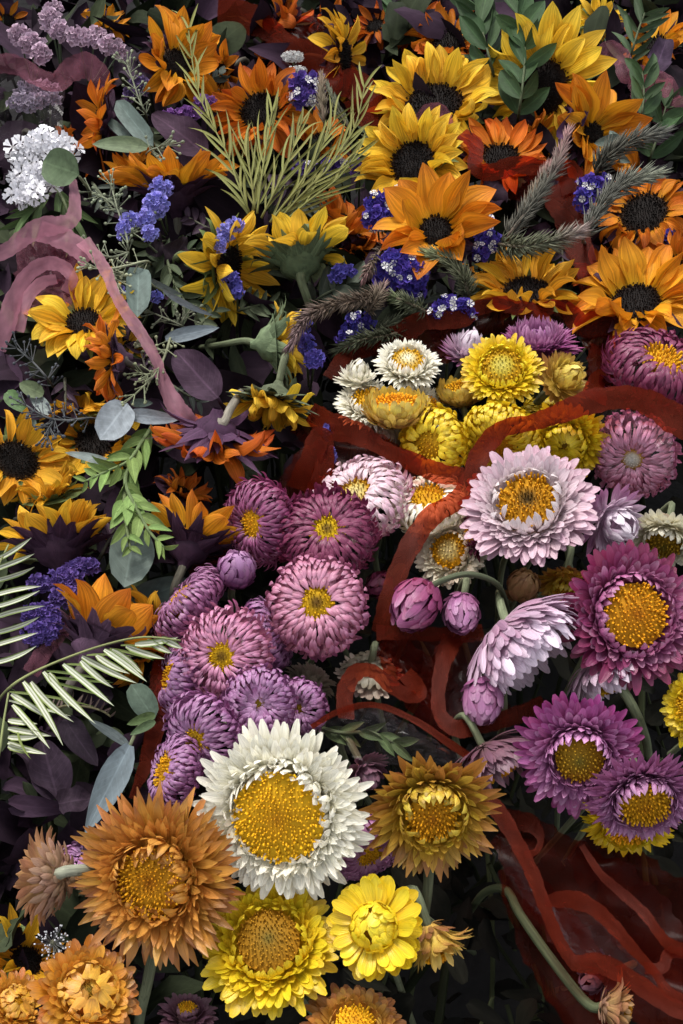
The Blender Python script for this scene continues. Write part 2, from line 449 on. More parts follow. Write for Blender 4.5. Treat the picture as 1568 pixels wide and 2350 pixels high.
# ---------------------------------------------------------------- strawflowers
# palette: outer tip, inner tip, base of bract, back scales
PAL = {
    'white':   ((.83, .80, .67), (.88, .85, .75), (.74, .70, .52), (.50, .46, .36)),
    'cream':   ((.72, .68, .52), (.80, .76, .60), (.70, .64, .42), (.52, .44, .34)),
    'blush':   ((.55, .34, .42), (.80, .72, .73), (.74, .62, .64), (.45, .30, .34)),
    'gold':    ((.46, .18, .035), (.62, .34, .06), (.60, .30, .04), (.34, .14, .05)),
    'yellow':  ((.72, .50, .015), (.80, .62, .03), (.72, .48, .01), (.45, .27, .05)),
    'brownyel': ((.40, .18, .032), (.70, .50, .06), (.60, .38, .03), (.28, .10, .04)),
    'tanyel':  ((.40, .20, .055), (.78, .62, .12), (.62, .42, .07), (.30, .14, .05)),
    'orange':  ((.55, .19, .015), (.74, .40, .06), (.70, .34, .03), (.40, .12, .02)),
    'pink':    ((.36, .085, .19), (.58, .25, .38), (.40, .15, .22), (.38, .16, .22)),
    'pinkwhite': ((.50, .16, .30), (.80, .62, .68), (.74, .60, .60), (.58, .48, .40)),
    'lilac':   ((.27, .075, .20), (.50, .26, .48), (.30, .11, .26), (.22, .07, .17)),
    'mauve':   ((.30, .095, .21), (.46, .20, .38), (.26, .09, .19), (.24, .08, .18)),
    'magenta': ((.20, .018, .07), (.40, .11, .25), (.28, .07, .16), (.20, .04, .10)),
    'plum':    ((.11, .008, .030), (.24, .045, .11), (.18, .035, .085), (.20, .07, .11)),
    'orchid':  ((.30, .05, .19), (.54, .24, .46), (.34, .12, .25), (.22, .06, .15)),
    'palelilac': ((.40, .22, .32), (.74, .62, .72), (.55, .40, .48), (.34, .24, .24)),
    'whitelilac': ((.36, .15, .28), (.84, .76, .82), (.62, .44, .56), (.30, .14, .22)),
    'tan':     ((.42, .20, .10), (.48, .28, .12), (.40, .24, .10), (.34, .20, .13)),
    'drycream': ((.36, .29, .23), (.34, .28, .21), (.22, .20, .13), (.26, .23, .16)),
    'dusk':    ((.16, .07, .10), (.22, .11, .15), (.16, .08, .09), (.14, .08, .08)),
}
DISC_Y = [(0, (.55, .22, .01)), (.3, (.74, .36, .012)), (1, (.86, .48, .02))]
DISC_DARK = [(0, (.12, .06, .01)), (.3, (.30, .17, .012)), (.5, (.76, .46, .014)), (1, (.84, .54, .016))]
DISC_RING = [(0, (.72, .62, .30)), (.5, (.70, .55, .16)), (.62, (.62, .33, .01)), (1, (.62, .32, .01))]
DISC_BROWN = [(0, (.16, .13, .02)), (.35, (.34, .19, .014)), (1, (.42, .22, .012))]
DISC_GREEN = [(0, (.25, .20, .05)), (.35, (.40, .24, .02)), (1, (.50, .26, .01))]
DISC_PALE = [(0, (.62, .62, .55)), (.6, (.66, .60, .45)), (.75, (.55, .30, .03)), (1, (.55, .30, .03))]

def rows_open(rd, wd, K, flare=0.0, high=0.24):
    rows = [(.10, -.60, .40, -.52, -.02, .16, -1), (.14, -.54, .62, -.40, -.03, .18, -1)]
    for i in range(K):
        s = i / (K - 1)
        rows.append((lerp(.34, rd + .05, s), lerp(-.42, -.05, s), lerp(1.0, rd * 1.10, s ** 1.15), lerp(-.16 + flare, high, s ** .6),
                     lerp(.10, -.08, s), wd * lerp(1.0, .72, s), s))
    return rows

def rows_cushion(rd, wd, K, out=.07, rc=.60, tr=.40, flat=.85, close=0.0, psi0=-95):
    """thick cushion of scales pressed round a ring; close>0: the inner bracts fold over the disc like an iris"""
    rows = [(.10, -.46, .36, -.42, -.02, wd * 1.1, -1)]
    psi1 = math.degrees(math.acos(max(-1, min(1, (rd + .06 - rc) / tr))))
    arc = 50
    for i in range(K):
        s = i / (K - 1)
        p0 = math.radians(lerp(psi0, psi1 - arc * .9, s)); p1 = p0 + math.radians(arc)
        B = (rc + tr * .90 * math.cos(p0), tr * .90 * flat * math.sin(p0))
        o = out * (1.0 - .35 * s)
        T = (rc + (tr + o) * math.cos(p1), (tr + o) * flat * math.sin(p1))
        rows.append((B[0], B[1], T[0], T[1], -.075, wd * .88 * lerp(1, .8, s), s))
    if close:
        rows.append((rc - .05, tr * flat * .96, close * 1.6, tr * flat * .80, .0, wd * 1.15, 1.05))
        rows.append((rc - .15, tr * flat * .86, close, tr * flat * .66, .03, wd * 1.1, 1.15))
    return rows

def rows_bud(a, b, wd, K, top=88, bot=-80, out=.02):
    rows = []
    for i in range(K):
        s = i / (K - 1)
        p0 = math.radians(lerp(bot, top - 62, s)); p1 = p0 + math.radians(62)
        rows.append((a * .92 * math.cos(p0), b * .92 * math.sin(p0), max(.015, (a + out * (1 - s)) * math.cos(p1)), (b + out) * math.sin(p1),
                     -.10, wd * lerp(1, .85, s), s))
    return rows

def rows_spread(rows, K, wd, r0, el0, el1, L0, L1, zb=-.3):
    """K whorls of free bracts round a bud, elevations el0..el1 outer to inner"""
    out = []
    for i in range(K):
        s = i / max(1, K - 1); e = math.radians(lerp(el0, el1, s)); L_ = lerp(L0, L1, s)
        B = (r0, zb + .12 * s)
        out.append((B[0], B[1], B[0] + L_ * math.cos(e), B[1] + L_ * math.sin(e), -.06, wd, s * .8))
    return out + rows

def bract_mesh(row, R, pal, prof, rng, nu, nv, cup, tipj, curl, fade):
    rb, zb, rt, zt, bulge, wd, s = row
    jr, jz = rng.gauss(0, tipj), rng.gauss(0, tipj)
    B = np.array((rb, zb)); T = np.array((rt + jr, zt + jz))
    d = T - B; ln = np.hypot(*d); pr = np.array((-d[1], d[0])) / max(ln, 1e-6)
    Mc = (B + T) / 2 + pr * bulge * 2 * rng.uniform(.7, 1.3)
    f = PROF[prof]; V, UV, C = [], [], []
    tw = rng.gauss(0, .12); wj = wd * rng.uniform(.88, 1.12); yb = rng.gauss(0, .03)
    outer, inner, base, back = pal
    tipc = back if s < 0 else mixc(outer, inner, min(1, s))
    basec = mixc(back, base, .3) if s < 0 else base
    pale = .26 * rng.uniform(.4, 1) if (s >= .4 and tipc[2] > .15 and tipc[1] < .4) else 0.0
    dry = rng.uniform(0, .75) if (pal[0][0] > .25 and pal[0][2] < .07 and pal[0][1] < .25 and rng.random() < .6) else 0.0
    for j in range(nv + 1):
        v = 1 - (1 - j / nv) ** 1.45
        p = B * (1 - v) ** 2 + Mc * 2 * v * (1 - v) + T * v * v
        t = (Mc - B) * (1 - v) + (T - Mc) * v; t = t / max(np.hypot(*t), 1e-6)
        nn = np.array((-t[1], t[0]))
        p = p - nn * curl * max(0, v - .65) ** 2 / .12
        hw = wj * .5 * max(f(v), .26 if prof == 'bract' else .11)
        if hw > .9 * abs(p[0]) + .12: hw = .9 * abs(p[0]) + .12
        for i in range(nu + 1):
            u = 2 * i / nu - 1
            h = cup * hw * u * u + tw * u * hw * v
            q = p + nn * h
            V.append((q[0] * R, (u * hw + yb * v * v) * R, q[1] * R)); UV.append((i / nu, v))
            C.append(mixc(mixc(mixc(basec, tipc, sstep(.1, fade, v)), (.20, .075, .03), dry * sstep(.72, 1, v)), (.78, .62, .74), pale * sstep(.62, 1, v)))
    F = [(j * (nu + 1) + i, j * (nu + 1) + i + 1, (j + 1) * (nu + 1) + i + 1, (j + 1) * (nu + 1) + i) for j in range(nv) for i in range(nu)]
    return mesh('bract', V, F, C, M_BRACT, UV)

def strawflower(px, py, Rpx, t, a, style, pal, label, dz=0.0, disc=None, rd=.42, wd=.17, K=6, prof='bract', fl=1.0, spin=None, stem=None,
                out=.07, tipj=.03, curl=0.0, cup=.22, dens=1.0, name='strawflower', fade=.75, hollow=0.0, stemc=GREYG, stemr=.0022, high=.24, flare=0.0):
    rng = random.Random(int(px * 7 + py * 13))
    P, mpp = at(px, py, dz); R = Rpx * mpp
    H = facing(P, t, a, rng.uniform(0, 6.28) if spin is None else spin)
    n = (H.to_3x3() @ Vector((0, 0, 1))).normalized()
    pts = [at(*q)[0] for q in stem] if stem else None
    if pts: pts = [P - n * .45 * R] + pts
    else: pts = auto_stem(P, n, R, rng)
    base = pts[-1]
    root = thing(name, label, 'flower', base, 'strawflowers in the bouquets')
    L0 = Matrix.Translation(-base) @ H
    rdd = None
    if style == 'open': rows = rows_open(rd, wd, K, flare=flare, high=high); dzc = .05
    elif style == 'open_iris':
        rows = rows_open(.40, wd, K, high=.16) + [(.50, .08, .15, .17, .03, wd * 1.1, 1.0), (.42, .08, .09, .12, .03, wd * .8, 1.1)]; dzc = -.02; rd = .18
    elif style == 'cushion': rows = rows_cushion(rd, wd, K, out=out); dzc = .20; rdd = rd * 1.22
    elif style == 'iris': rows = rows_cushion(.34, wd, K, out=out, close=rd); dzc = .1; rd = .22
    elif style == 'bud': rows = rows_bud(.82, 1.0, wd, K, out=.04); dzc = None
    elif style == 'cup':
        rows = [(.1, -.60, .34, -.58, -.03, wd, -1)]
        for i in range(K):
            s = i / (K - 1)
            p0 = math.radians(lerp(-78, -18, s)); 
            B = (.88 * math.cos(p0), .62 * math.sin(p0)); q1 = p0 + math.radians(lerp(48, 40, s))
            rows.append((B[0] * .9, B[1] * .9, (1.0 + out) * math.cos(q1) * lerp(1, .86, max(0, s - .5) * 2), lerp(-.25, .42, s), -.08, wd, s))
        dzc = .12; rd = .62
    elif style == 'half':
        rows = rows_spread([(r[0] * .55, r[1] * .62 + .1, r[2] * .55, r[3] * .62 + .1, r[4] * .55, r[5] * .62, .75 + .25 * r[6]) for r in rows_bud(.8, 1.0, wd * 1.9, 4)],
                           K, wd, .22, 8, 62, .80, .66)
        dzc = None
    elif style == 'button':
        rows = rows_spread([(r[0] * .56, r[1] * .34 + .06, r[2] * .56, r[3] * .34 + .06, r[4] * .4, r[5] * .5, 1.0) for r in rows_bud(.95, 1.0, wd * 1.5, 4, bot=-30)],
                           K, wd, .30, -8, 16, .70, .62, zb=-.12)
        dzc = None
    elif style == 'back':
        rows = rows_open(.3, wd, 3)
        for q in ((.12, -.66, .34, -.60), (.2, -.60, .52, -.52), (.3, -.55, .68, -.42), (.36, -.5, .82, -.30)): rows.append((*q, -.05, wd * .95, -1))
        dzc = -.05
    big = Rpx > 85
    nu, nv = (4, 6) if big else (2, 5)
    total = 0; extra = []
    for k, row in enumerate(rows):
        rb, zb, rt, zt, bl, w_, s = row
        re = max(abs(lerp(rb, rt, .65)), .12)
        w_ *= .88; row = (rb, zb, rt, zt, bl, w_, s)
        cnt = max(5, int(2 * math.pi * re / (w_ * .72) * dens))
        if s < 0: cnt = max(5, int(cnt * .8))
        if style == 'cushion' and s >= 0: cnt = int(cnt * 1.22)
        cnt = min(cnt, 72)
        ms = [bract_mesh(row, R, PAL[pal], 'sharp' if (prof == 'bract' and style == 'open' and s > .5) else prof, rng, nu, nv, cup, tipj, curl, fade) for _ in range(3)]
        off = rng.uniform(0, 6.28)
        for i in range(cnt):
            if rng.random() < .03: continue
            an = off + (i + rng.uniform(-.34, .34)) * 2 * math.pi / cnt
            sc = rng.uniform(.88, 1.07)
            Mb = L0 @ Matrix.Rotation(an, 4, 'Z') @ Matrix.Rotation(rng.gauss(0, .07), 4, 'X') @ Matrix.Rotation(rng.gauss(0, .045), 4, 'Y') @ Matrix.Diagonal((sc, rng.uniform(.9, 1.1), rng.uniform(.9, 1.1), 1))
            if total >= 296: extra.append((rng.choice(ms), Mb)); continue
            obj('bract', rng.choice(ms), root, Mb)
            total += 1
    if extra:
        V, F, C, UV = [], [], [], []
        for me_, Mb in extra:
            k0 = len(V); nvx = len(me_.vertices)
            V += [Mb @ v_.co for v_ in me_.vertices]; F += [tuple(i_ + k0 for i_ in p_.vertices) for p_ in me_.polygons]
            vv = rng.uniform(.88, 1.12); C += [tuple(x_ * vv for x_ in c_.color[:3]) for c_ in me_.color_attributes['Col'].data]
            UV += [(i_ % (nu + 1) / nu, i_ // (nu + 1) / nv) for i_ in range(nvx)]
        o_ = obj('inner_bracts', mesh('inner_bracts', V, F, C, M_BRACT, UV), root); o_['kind'] = 'stuff'
    if dzc is not None:
        nf = int(min(620, max(70, (Rpx * rd) ** 2 * .042)))
        sz = rd * R * 1.9 / math.sqrt(nf)
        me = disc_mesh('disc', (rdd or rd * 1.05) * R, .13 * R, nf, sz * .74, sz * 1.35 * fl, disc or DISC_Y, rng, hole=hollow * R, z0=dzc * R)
        d = obj('disc', me, root, L0); d['kind'] = 'stuff'
    V, F, UV = lathe([(.02 * R, -.66 * R), (.14 * R, -.60 * R), (.30 * R, -.44 * R), (.36 * R, -.24 * R), (.30 * R, -.14 * R), (.02 * R, -.12 * R)], 12)
    if style in ('iris', 'cushion', 'bud'): V = [(v[0], v[1], v[2] * .8) for v in V]
    obj('receptacle', mesh('receptacle', V, F, [mixc(PAL[pal][3], PAL[pal][2], .4)] * len(V), M_STEM, UV), root, L0)
    stem_part(root, pts, stemr, stemr * .85, stemc)
    return root

# ---------------------------------------------------------------- sunflowers
SPAL = {   # base, middle, tip of petal
    'yellow': ((.56, .29, .012), (.70, .43, .028), (.74, .48, .045)),
    'gold':   ((.54, .23, .010), (.66, .34, .02), (.70, .38, .03)),
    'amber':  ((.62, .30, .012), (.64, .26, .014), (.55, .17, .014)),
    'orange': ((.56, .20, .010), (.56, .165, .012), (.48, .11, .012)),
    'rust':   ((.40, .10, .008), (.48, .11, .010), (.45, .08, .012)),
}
DARK = [(0, (.016, .011, .009)), (.6, (.010, .007, .006)), (.85, (.020, .011, .007)), (1, (.07, .03, .008))]

def sunflower(px, py, Rpx, t, a, pal, label, dz=0.0, rd=.42, cup=22, n=26, L=None, wpx=None, mess=.38, sep=GREEN, stem=None, spin=None, close=0.0,
              sepl=.5, stemc=None, curl=0.0, wr=.32, both=True):
    rng = random.Random(int(px * 3 + py * 17))
    P, mpp = at(px, py, dz); R = Rpx * mpp * 1.1; rd = rd * .93
    n = int(n * 1.25)
    H = facing(P, t, a, rng.uniform(0, 6.28) if spin is None else spin)
    nn = (H.to_3x3() @ Vector((0, 0, 1))).normalized()
    pts = [at(*q)[0] for q in stem] if stem else None
    if pts: pts = [P - nn * .35 * R] + pts
    else: pts = auto_stem(P, nn, R * .8, rng)
    base = pts[-1]
    root = thing('sunflower', label, 'flower', base, 'sunflowers in the heap')
    L0 = Matrix.Translation(-base) @ H
    b_, m_, t_ = SPAL[pal]
    Lp = R * (1 - rd) * 1.06
    def petal(el):
        l_ = Lp * rng.uniform(.9, 1.12); w_ = R * wr * rng.uniform(.85, 1.15)
        kd = rng.random(); bx = 0.0; tx = 0.0; cx = 0.0
        if kd < .22: bx = rng.uniform(.5, 1.1)
        elif kd < .38: bx = -rng.uniform(.5, 1.0)
        elif kd < .52: tx = rng.choice((-1, 1)) * rng.uniform(.7, 1.3)
        elif kd < .70: cx = rng.uniform(.5, .9); w_ *= .9
        V, F, UV = blade(l_, w_, 'petal', 4, 8, el + rng.gauss(0, .14), rng.gauss(-.15 + close + bx, mess), rng.uniform(.25, .75) + cx, rng.uniform(.05, .09),
                         rng.uniform(0, .12) + mess * .15, rng.gauss(tx, mess * .9), rng.gauss(curl, mess * 1.2), rng.gauss(0, .08), rng=rng)
        C = []
        for (u, v) in UV: C.append(mixc(mixc(b_, m_, sstep(0, .4, v)), t_, sstep(.5, 1, v)))
        return mesh('petal', V, F, C, M_PETAL, UV)
    rings = ((n // 2, cup - 9, -.05, 1.0), (n - n // 2, cup + 9, -.01, .92)) if both else ((n, cup, -.03, 1.0),)
    for rn, el, zz, sc in rings:
        ms = [petal(math.radians(el)) for _ in range(9)]
        off = rng.uniform(0, 6.28)
        for i in range(rn):
            if rng.random() < .04: continue
            an = off + (i + rng.uniform(-.25, .25)) * 2 * math.pi / rn
            s = sc * rng.uniform(.92, 1.08)
            M = L0 @ Matrix.Rotation(an, 4, 'Z') @ Matrix.Translation((rd * R * .93, 0, zz * R)) @ Matrix.Rotation(rng.gauss(0, .15), 4, 'X') @ Matrix.Rotation(rng.gauss(0, .1), 4, 'Z') @ Matrix.Scale(s, 4)
            obj('petal', rng.choice(ms), root, M)
    nf = int(min(520, max(160, (Rpx * rd) ** 2 * .11)))
    sz = rd * R * 1.9 / math.sqrt(nf)
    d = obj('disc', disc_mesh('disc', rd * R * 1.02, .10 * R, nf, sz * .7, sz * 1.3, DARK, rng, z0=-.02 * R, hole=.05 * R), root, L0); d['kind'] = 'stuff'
    V, F, UV = lathe([(.07 * R, -.50 * R), (.12 * R, -.38 * R), (.30 * R, -.27 * R), (rd * R * 1.0, -.10 * R), (rd * R * .98, -.02 * R), (.02, -.02 * R)], 16)
    cal = obj('calyx', mesh('calyx', V, F, [sep] * len(V), M_STEM, UV), root, L0)
    ms = []
    for k in range(4):
        V, F, UV = blade(R * sepl * rng.uniform(.85, 1.15), R * .26 * rng.uniform(.85, 1.2), 'sepal', 4, 6, math.radians(cup * .6 + rng.uniform(-10, 15)), rng.uniform(-.5, .5),
                         rng.uniform(.1, .5), 0, rng.uniform(0, .15), rng.gauss(0, .3), rng.gauss(-.5, .5), rng=rng)
        V = [(x, y, z) for x, y, z in V]
        ms.append(mesh('sepal', V, F, [mixc(sep, tuple(c * 1.6 for c in sep), max(uv[1] * .6, abs(2 * uv[0] - 1) ** 2)) for uv in UV], M_LEAF, UV))
    for i in range(24):
        an = (i + rng.uniform(-.3, .3)) * 2 * math.pi / 24
        lev = i % 3
        obj('sepal', rng.choice(ms), cal, Matrix.Rotation(an, 4, 'Z') @ Matrix.Translation((rd * R * (.92 - .19 * lev), 0, (-.10 - .075 * lev) * R)) @ Matrix.Rotation(rng.gauss(0, .2), 4, 'X'))
    stem_part(root, pts, R * .075, R * .06, stemc or mixc(sep, GREYG, .4), sides=8)
    return root

# ---------------------------------------------------------------- the sunflowers of the heap
S = sunflower
PP = PURP
S(405, 147, 118, 38, 40, 'amber', 'orange sunflower with long drooping petals, under the top of the thin green frond', 1.5, rd=.33, n=20, sep=PP, cup=30, mess=.35, wr=.42)
S(452, 118, 62, 45, 80, 'yellow', 'small yellow sunflower peeking out behind an orange one, crossed by the thin frond', -2.5, n=18)
S(597, 255, 114, 34, 130, 'orange', 'open orange sunflower with dark disc beside the blue and white statice', 0.5, rd=.43, cup=26, n=28, sep=PP)
S(228, 290, 108, 88, 175, 'orange', 'orange sunflower turned sideways above the white flower cluster, purple sepals behind', 0.0, rd=.36, cup=18, n=20, sep=PP, mess=.3)
S(400, 428, 140, 98, 95, 'amber', 'golden orange sunflower seen from its dark calyx side, above lavender blue statice', 0.0, rd=.4, cup=42, n=26, sep=PP, mess=.3)
S(525, 612, 135, 58, 350, 'yellow', 'bright yellow sunflower turned sideways with lavender statice in front', 0.5, rd=.38, cup=12, n=22, mess=.4)
S(685, 585, 132, 112, 100, 'yellow', 'yellow sunflower seen from behind with green sepals and stem, below the frond', 1.5, rd=.36, cup=40, n=24, sep=(.075, .10, .05), sepl=.62, stem=[(690, 640, 1), (715, 720, -2), (720, 800, -14)], wr=.42)
S(632, 788, 105, 94, 3, 'yellow', 'half closed yellow sunflower bud lying sideways with grey green calyx', 1.5, rd=.42, cup=62, n=24, sep=(.10, .13, .07), sepl=.75, stem=[(560, 782, 1.0), (500, 792, -1), (440, 800, -8)], wr=.3)
S(628, 925, 105, 72, 255, 'yellow', 'wilted yellow sunflower with crumpled petals and curled green sepals above it', 1.0, rd=.36, cup=40, n=30, sep=(.085, .10, .06), mess=.8, curl=1.4, sepl=.7)
S(190, 738, 130, 46, 105, 'yellow', 'yellow sunflower in front of the pink organza ribbon loops', 0.5, rd=.32, cup=28, n=20, wr=.44)
S(250, 822, 100, 84, 182, 'orange', 'shrivelled orange sunflower turned sideways with crumpled purple calyx', 3.0, rd=.38, cup=24, n=26, sep=PURPL, mess=.6, curl=.8, stem=[(290, 830, 3), (330, 850, 0), (380, 860, -10)])
S(998, 238, 148, 46, 95, 'yellow', 'yellow sunflower with broad dark disc beside dark green leafy stems', 0.0, rd=.45, cup=24, n=34, mess=.45)
S(1243, 200, 158, 24, 175, 'yellow', 'large yellow sunflower half hidden behind dark green leafy stems', 0.5, rd=.42, cup=16, n=28)
S(948, 372, 132, 34, 120, 'yellow', 'yellow sunflower with round black disc, just above the pointed orange one', 1.5, rd=.42, cup=30, n=32, mess=.5)
S(1003, 530, 140, 34, 85, 'amber', 'orange sunflower with few long pointed petals and small brown disc', 2.5, rd=.30, cup=38, n=13, mess=.25, wr=.5, both=False, sep=PP)
S(1150, 362, 112, 48, 85, 'orange', 'deep orange sunflower partly covered by red film beside the pinkish needle sprig', 0.0, rd=.40, cup=20, n=22, sep=PP)
S(1362, 308, 135, 48, 30, 'amber', 'orange sunflower facing sideways beside crumpled purple leaves and silver green leaf', 0.5, rd=.24, cup=26, n=18, wr=.46, sep=PP)
S(1030, 95, 95, 48, 90, 'orange', 'orange sunflower behind the broad disced yellow one, beside dark leaves', -2.0, rd=.42, cup=22, n=24, sep=PP)
S(790, 130, 100, 72, 5, 'gold', 'golden sunflower facing sideways with dark purple calyx, red film next to it', -1.0, rd=.4, cup=8, n=24, sep=PP)
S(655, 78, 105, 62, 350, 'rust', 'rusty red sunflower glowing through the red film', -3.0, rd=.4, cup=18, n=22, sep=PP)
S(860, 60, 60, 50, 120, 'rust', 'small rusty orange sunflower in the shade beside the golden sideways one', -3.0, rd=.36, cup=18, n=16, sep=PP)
S(1478, 490, 114, 40, 110, 'orange', 'orange sunflower with big dark disc behind grey green needle sprig', 0.0, rd=.5, cup=14, n=28, sep=PP)
S(1462, 692, 160, 46, 92, 'amber', 'orange sunflower with twisted striped petals around a dark disc', 0.5, rd=.36, cup=28, n=22, mess=.5, wr=.38, sep=PP)
S(1208, 668, 132, 56, 90, 'gold', 'golden sunflower standing just above the pale purple strawflower', 0.0, rd=.42, cup=22, n=28)
S(800, 515, 98, 68, 60, 'orange', 'orange sunflower tucked between the yellow sunflowers and the blue statice', -1.5, rd=.36, cup=25, n=22, sep=PP)
S(740, 330, 85, 50, 80, 'orange', 'low orange sunflower almost hidden behind the fine yellow green frond', -3.5, rd=.4, cup=22, n=20, sep=PP)
S(1500, 110, 100, 55, 120, 'amber', 'orange yellow sunflower at the heap edge behind thin dark leaves', -2.5, rd=.36, cup=22, n=20, sep=PP)
S(1372, 48, 62, 40, 90, 'yellow', 'small yellow sunflower behind the large half hidden one', -3.0, rd=.36, cup=22, n=18)
S(245, 52, 60, 60, 60, 'amber', 'small orange sunflower in shade behind the pale pink statice', -3.5, rd=.36, cup=22, n=16, sep=PP)
S(20, 48, 50, 40, 60, 'orange', 'small orange sunflower beside the drooping pale pink statice', -3.5, rd=.36, cup=22, n=14, sep=PP)
S(490, 1012, 140, 104, 262, 'rust', 'dark orange sunflower hanging face down with purple calyx and pale stem', 1.5, rd=.36, cup=8, n=26, sep=(.055, .025, .05), sepl=.8, stem=[(510, 975, 2.8), (528, 940, 2.4), (550, 905, 0), (560, 890, -9)], stemc=(.22, .20, .16))
S(38, 1056, 128, 40, 60, 'gold', 'yellow sunflower with black disc below the dark berry sprig', 0.5, rd=.42, cup=16, n=24)
S(222, 1012, 112, 42, 100, 'gold', 'golden sunflower with black disc, shaded under silver round leaves', -2.5, rd=.46, cup=14, n=24)
S(135, 1248, 138, 112, 96, 'gold', 'yellow sunflower seen from its pointed purple calyx side, beside green leafy sprig', 0.0, rd=.44, cup=44, n=28, sep=PP, sepl=.62)
S(440, 1242, 130, 110, 72, 'amber', 'orange sunflower seen from behind with dark purple calyx, next to the strawflowers', 0.0, rd=.36, cup=42, n=20, sep=PP, sepl=.62, wr=.42)
S(228, 1462, 150, 106, 62, 'amber', 'golden orange sunflower with few broad upright petals, behind the pale striped frond', 1.0, rd=.28, cup=44, n=13, sep=PURPL, sepl=.6, wr=.52, both=False)
S(365, 1420, 100, 88, 75, 'gold', 'golden sunflower petals pressed against the mauve strawflower edge', -1.5, rd=.36, cup=34, n=20, sep=PP)
S(330, 1520, 85, 70, 300, 'amber', 'orange sunflower half buried under the pale striped frond', -2.0, rd=.36, cup=24, n=18, sep=PP)
S(62, 2205, 128, 36, 60, 'gold', 'yellow sunflower petals below the brown strawflower back', -3.0, rd=.3, cup=22, n=20)

S(115, 1135, 92, 74, 100, 'gold', 'crowded yellow sunflower petals between the black disced sunflower and the purple calyx', -.6, rd=.34, cup=34, n=24, mess=.5)
S(300, 395, 70, 80, 120, 'amber', 'golden petals spreading beside the berry spray above the lavender statice', -1.2, rd=.34, cup=30, n=18, sep=PP, mess=.5)
S(420, 1130, 72, 70, 60, 'orange', 'orange petals rising beside the light green sprig', -1.6, rd=.34, cup=34, n=18, sep=PP, mess=.45)
S(290, 790, 66, 75, 60, 'gold', 'dull golden petals behind the shrivelled orange sunflower', -2.0, rd=.36, cup=24, n=18, mess=.45)
S(1120, 610, 66, 66, 110, 'amber', 'golden petals low between the blue statice and the standing golden sunflower', -2.4, rd=.36, cup=24, n=18, sep=PP, mess=.45)
S(505, 165, 78, 50, 200, 'orange', 'orange sunflower squeezed between the drooping petalled one and the open one', -2.2, rd=.36, cup=26, n=20, sep=PP)
S(545, 330, 70, 60, 210, 'orange', 'orange sunflower almost hidden under the feathery frond tips', -3.0, rd=.36, cup=26, n=18, sep=PP)
S(815, 590, 72, 60, 300, 'orange', 'deep orange petals of a sunflower under the short brown needle sprig', -2.8, rd=.36, cup=22, n=18, sep=PP)
S(1240, 335, 85, 62, 20, 'orange', 'orange sunflower pressed between the red film and the purple leaves', -2.2, rd=.38, cup=24, n=20, sep=PP)
S(1545, 620, 95, 50, 160, 'orange', 'orange sunflower at the heap edge beside the twisted petalled one', -.6, rd=.36, cup=26, n=20, sep=PP)
S(1385, 625, 82, 66, 100, 'orange', 'orange sunflower with curling petals behind the twisted petalled one', -1.6, rd=.36, cup=30, n=20, sep=PP, mess=.6)
S(170, 945, 78, 78, 95, 'gold', 'golden petals rising behind the pale round silver leaf', -2.0, rd=.36, cup=30, n=18)
S(130, 345, 70, 70, 330, 'orange', 'orange sunflower in shadow between white cluster and sideways orange bloom', -2.6, rd=.36, cup=22, n=16, sep=PP)
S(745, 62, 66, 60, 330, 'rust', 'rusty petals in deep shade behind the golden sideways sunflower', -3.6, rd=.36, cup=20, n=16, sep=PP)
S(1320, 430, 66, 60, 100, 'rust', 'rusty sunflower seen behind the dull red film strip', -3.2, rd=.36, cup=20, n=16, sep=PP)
S(960, 60, 72, 55, 110, 'orange', 'shaded orange sunflower beside the dark green leaves at the top', -3.4, rd=.36, cup=22, n=18, sep=PP)

# ---------------------------------------------------------------- the strawflowers of the bouquets
F = strawflower
F(642, 1872, 205, 22, 235, 'open', 'white', 'largest white strawflower with a wide yellow disc', 4.5, rd=.50, wd=.135, K=11, tipj=.07, curl=.02, disc=DISC_Y, hollow=.02, dens=1.1, high=.2)
F(352, 2022, 200, 22, 215, 'open', 'gold', 'large amber gold strawflower with yellow disc and shaggy bracts', 3.0, rd=.37, wd=.135, K=10, prof='sharp', tipj=.09, hollow=.07, fl=1.4,
  stem=[(345, 2225, -2), (322, 2330, -4), (315, 2400, -12)], stemr=.003)
F(992, 1868, 165, 30, 278, 'open', 'brownyel', 'withered yellow strawflower with brown outer bracts', 3.0, rd=.33, wd=.17, K=7, prof='sharp', tipj=.08, curl=-.05, fl=1.5, flare=.1,
  stem=[(985, 2000, -1), (975, 2100, -4), (960, 2200, -16)], stemr=.0028)
F(618, 2162, 170, 18, 110, 'open', 'yellow', 'bright yellow strawflower with brownish disc tucked under the largest white one', 0.5, rd=.40, wd=.19, K=7, disc=DISC_BROWN, fl=.9, dens=1.1)
F(860, 2128, 118, 14, 160, 'button', 'yellow', 'yellow strawflower with closed button centre', 2.0, wd=.30, K=3, dens=1.0)
F(1005, 2185, 105, 98, 290, 'open', 'tanyel', 'drooping dry yellow strawflower with brownish bracts beside the closed button one', -1.0, rd=.3, wd=.22, K=4, prof='sharp', dens=.6, tipj=.1)
F(203, 2275, 130, 20, 60, 'open_iris', 'orange', 'orange strawflower with a small dark hole in its closed centre', 1.0, wd=.22, K=6, disc=DISC_BROWN)
F(40, 2300, 85, 30, 60, 'open_iris', 'orange', 'smaller orange strawflower pressed beside the holed orange one', -1.0, rd=.13, wd=.20, K=5)
F(815, 2352, 120, 35, 80, 'open', 'gold', 'golden strawflower just below the closed button one', -1.0, rd=.36, wd=.2, K=5)
F(85, 2010, 112, 122, 178, 'back', 'tan', 'brown strawflower seen from behind with pale stem toward the amber one', 2.0, wd=.2, stem=[(150, 2000, 3.2), (215, 1996, 2.0), (260, 2000, -4), (280, 2010, -14)], stemr=.003, prof='sharp', dens=.8, stemc=(.26, .27, .20))
